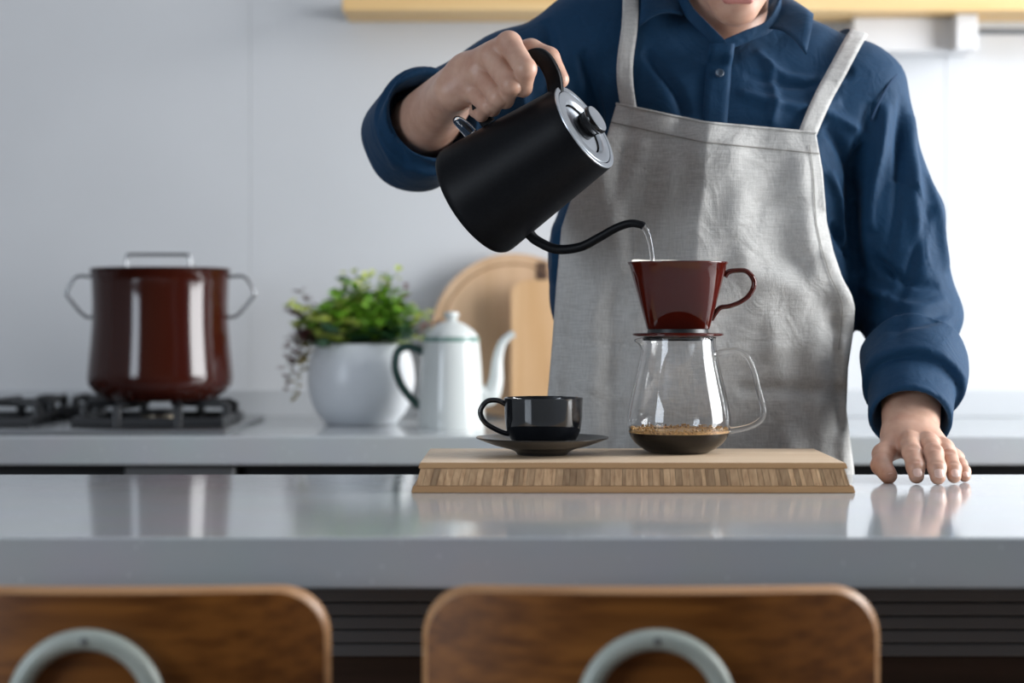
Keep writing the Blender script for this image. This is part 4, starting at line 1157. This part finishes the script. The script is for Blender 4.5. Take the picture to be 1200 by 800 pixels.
bodies.append(hand((.40, 2.26, .845), (.60, 2.56, 1.04), palm, [LI, LM, LR, LP, LT], extra=kn_, creases=[(c[1][0]+(c[2][0]-c[1][0])*e_, c[1][0], c[2][0], c[1][1]-.0006*e_*4) for c in (LI, LM, LR) for e_ in (.05, .16)]+[(c[2][0], c[1][0], c[3][0], c[2][1]) for c in (LI, LM, LR)]))
# pouring hand
RI = mk((597, 51, 2.350, .0140), (616, 81, 2.318, .0130), (613, 103, 2.338, .0106), (602, 105, 2.362, .0088))
RM = mk((575, 67, 2.364, .0140), (599, 99, 2.329, .0130), (592, 117, 2.352, .0104), (581, 117, 2.376, .0085))
RR = mk((560, 86, 2.378, .0134), (584, 114, 2.346, .0122), (577, 127, 2.366, .0094), (566, 126, 2.388, .0080))
RP = mk((551, 105, 2.392, .0122), (572, 124, 2.362, .0106), (564, 135, 2.380, .0078), (556, 131, 2.398, .0070))
RTh = mk((575, 72, 2.412, .0155), (622, 60, 2.394, .0135), (643, 68, 2.384, .0120), (656, 93, 2.377, .0100))
wo = Vector((.0085, -.001, .0105))
palm = [(ELR.lerp(WRR, .12)+wo*.3, WRR+wo, .043, .0255), (ELR.lerp(WRR, .12)-wo*.3, WRR-wo, .043, .0255)]
palm += [(WRR+wo, RI[0][0], .0235, .0140), (WRR+wo*.3, RM[0][0], .022, .0140), (WRR-wo*.5, RR[0][0], .022, .0130), (WRR-wo, RP[0][0], .021, .0120), (WRR+wo, RTh[1][0], .019, .0135)]
palm += [(RI[0][0]+Vector((.0, .014, -.004)), RP[0][0]+Vector((.004, .010, -.002)), .013, .011)]
kn_ = [rc(c_+Vector((-.003, -.004, .004)), c_+Vector((-.006, -.001, .004)), .0085, .007) for c_ in (RI[0][0], RM[0][0], RR[0][0], RP[0][0])]
bodies.append(hand((-.17, 2.28, 1.21), (.085, 2.62, 1.42), palm, [RI, RM, RR, RP, RTh], extra=kn_))
# rest of the body under the clothes
cf_ = Field((-.19, 2.50, .03), (.60, 2.80, 1.46), .009)
cf_.add(rc((.255, 2.665, .92), (.28, 2.66, 1.28), .13, .14, .62))
cf_.add(rc((.15, 2.65, 1.38), (.43, 2.65, 1.33), .045), .04)
cf_.add(rc(SHR, ELR, .044, .040), .03); cf_.add(rc(SHL, ELL, .044, .040), .03)
for sg in (-1, 1):
    cf_.add(rc((.255+sg*.08, 2.665, .90), (.255+sg*.10, 2.65, .48), .075, .050), .03)
    cf_.add(rc((.255+sg*.10, 2.65, .48), (.255+sg*.11, 2.68, .09), .048, .034), .03)
bodies.append(cf_.mesh())
VV = np.concatenate([b[0] for b in bodies]); off = 0; FF = []
for b in bodies: FF.append(b[1]+off); off += len(b[0])
FF = np.concatenate(FF)
class _B:
    def mesh(self): return VV, FF
body = pp(field_obj('body', _B(), M_SKIN))
# nails
def nail(tip_, prev, nrm, w_=.0052, l_=.0062):
    t = (tip_-prev).normalized(); nrm = (nrm-t*nrm.dot(t)).normalized(); b_ = t.cross(nrm)
    vs, fs = lathe_data([(0, -1), (.5, -.87), (.87, -.5), (1, 0), (.87, .5), (.5, .87), (0, 1)], 16)
    V = []
    for v in vs:
        v = Vector(v); V.append(tip_+b_*v.x*w_+t*v.y*l_+nrm*v.z*.0012-nrm*.0012*(v.x*v.x)*1.2)
    mesh('fingernail', V, fs, M_NAIL, body)
for ch_, r_, sh_ in ((LI, .0093, .0062), (LM, .0096, .0064), (LR, .0087, .0058), (LP, .0073, .0048)):
    t_, pr = ch_[3][0], ch_[2][0]; nrm = Vector((0, -1, .25)).normalized()
    c_ = t_+(pr-t_)*.30; nail(c_+nrm*(r_+.0003), c_+nrm*(r_+.0003)+(pr-t_), nrm, sh_, sh_*1.15)
t_, pr = LT[3][0], LT[2][0]; nrm = Vector((.05, -1, .35)).normalized(); c_ = t_+(pr-t_)*.25
nail(c_+nrm*.0096, c_+nrm*.0096+(pr-t_), nrm, .0062, .0078)
# lips, eyes, brows, hair
lf = Field(tuple(H(.085, 0, -.065)-Vector((.035, .035, .03))), tuple(H(.085, 0, -.065)+Vector((.035, .035, .03))), .0012)
lf.add(rc(H(.088, -.014, -.0795), H(.088, .014, -.0795), .0062), m=.02); lf.add(rc(H(.081, -.023, -.0745), H(.081, .023, -.0745), .0035), .006, m=.02)
lf.add(rc(H(.091, -.010, -.0680), H(.091, .010, -.0680), .0045), .003, m=.02)
field_obj('lips', lf, M_LIP, body)
for sg in (-1, 1):
    e = lathe('eye', [(0, -.0112), (.008, -.008), (.0112, 0), (.008, .008), (0, .0112)], M_EYE, body, n=20, sub=True); e.location = H(.0765, sg*.031, .008)
    ir = lathe('iris', [(0, .0113), (.004, .0105), (.0052, .0098)], M_IRIS, e, n=20); ir.rotation_euler = (math.radians(90+38), 0, 0)
    tube('eyebrow', [H(.098, sg*.014, .036), H(.096, sg*.030, .038), H(.084, sg*.048, .032)], [.003, .0035, .0015], M_HAIR, body, n=8)
hh_ = Field((.17, 2.26, 1.42), (.40, 2.72, 1.75), .003)
hh_.add(ell(H(-.014, 0, .046), (.084, .106, .094), HR)); hh_.add(ell(H(.045, 0, .105), (.065, .05, .030), HR), .03)
hh_.sub(ell(H(.105, 0, .000), (.062, .075, .078), HR), .01); hh_.sub(ell(H(.02, 0, -.075), (.2, .085, .075), HR), .01)
hair = field_obj('hair', hh_, M_HAIR, body)

# trousers and shoes
tf = Field((.0, 2.48, .03), (.52, 2.84, .96), .007)
tf.add(rc((.20, 2.665, .90), (.31, 2.665, .90), .118, .118, .95))
for sg in (-1, 1):
    tf.add(rc((.255+sg*.085, 2.665, .86), (.255+sg*.105, 2.65, .48), .098, .072), .03)
    tf.add(rc((.255+sg*.105, 2.65, .48), (.255+sg*.11, 2.68, .10), .072, .060), .02)
tf.sub((lambda X, Y, Z: .055-Z+0*X+0*Y, [0, 2.4, .0], [.6, 2.9, .05]), 0)
pp(field_obj('trousers', tf, M_TROUSER))
for sg in (-1, 1):
    x_ = .255+sg*.11
    shf = Field((x_-.07, 2.47, -.01), (x_+.07, 2.79, .15), .004)
    shf.add(rc((x_, 2.72, .045), (x_+sg*.01, 2.55, .035), .043, .038)); shf.add(rc((x_, 2.71, .06), (x_, 2.70, .10), .045, .045), .02)
    shf.sub((lambda X, Y, Z: Z-.0015+0*X+0*Y, [x_-.1, 2.4, -.05], [x_+.1, 2.9, .0]), 0)
    pp(field_obj('shoe', shf, M_SHOE))
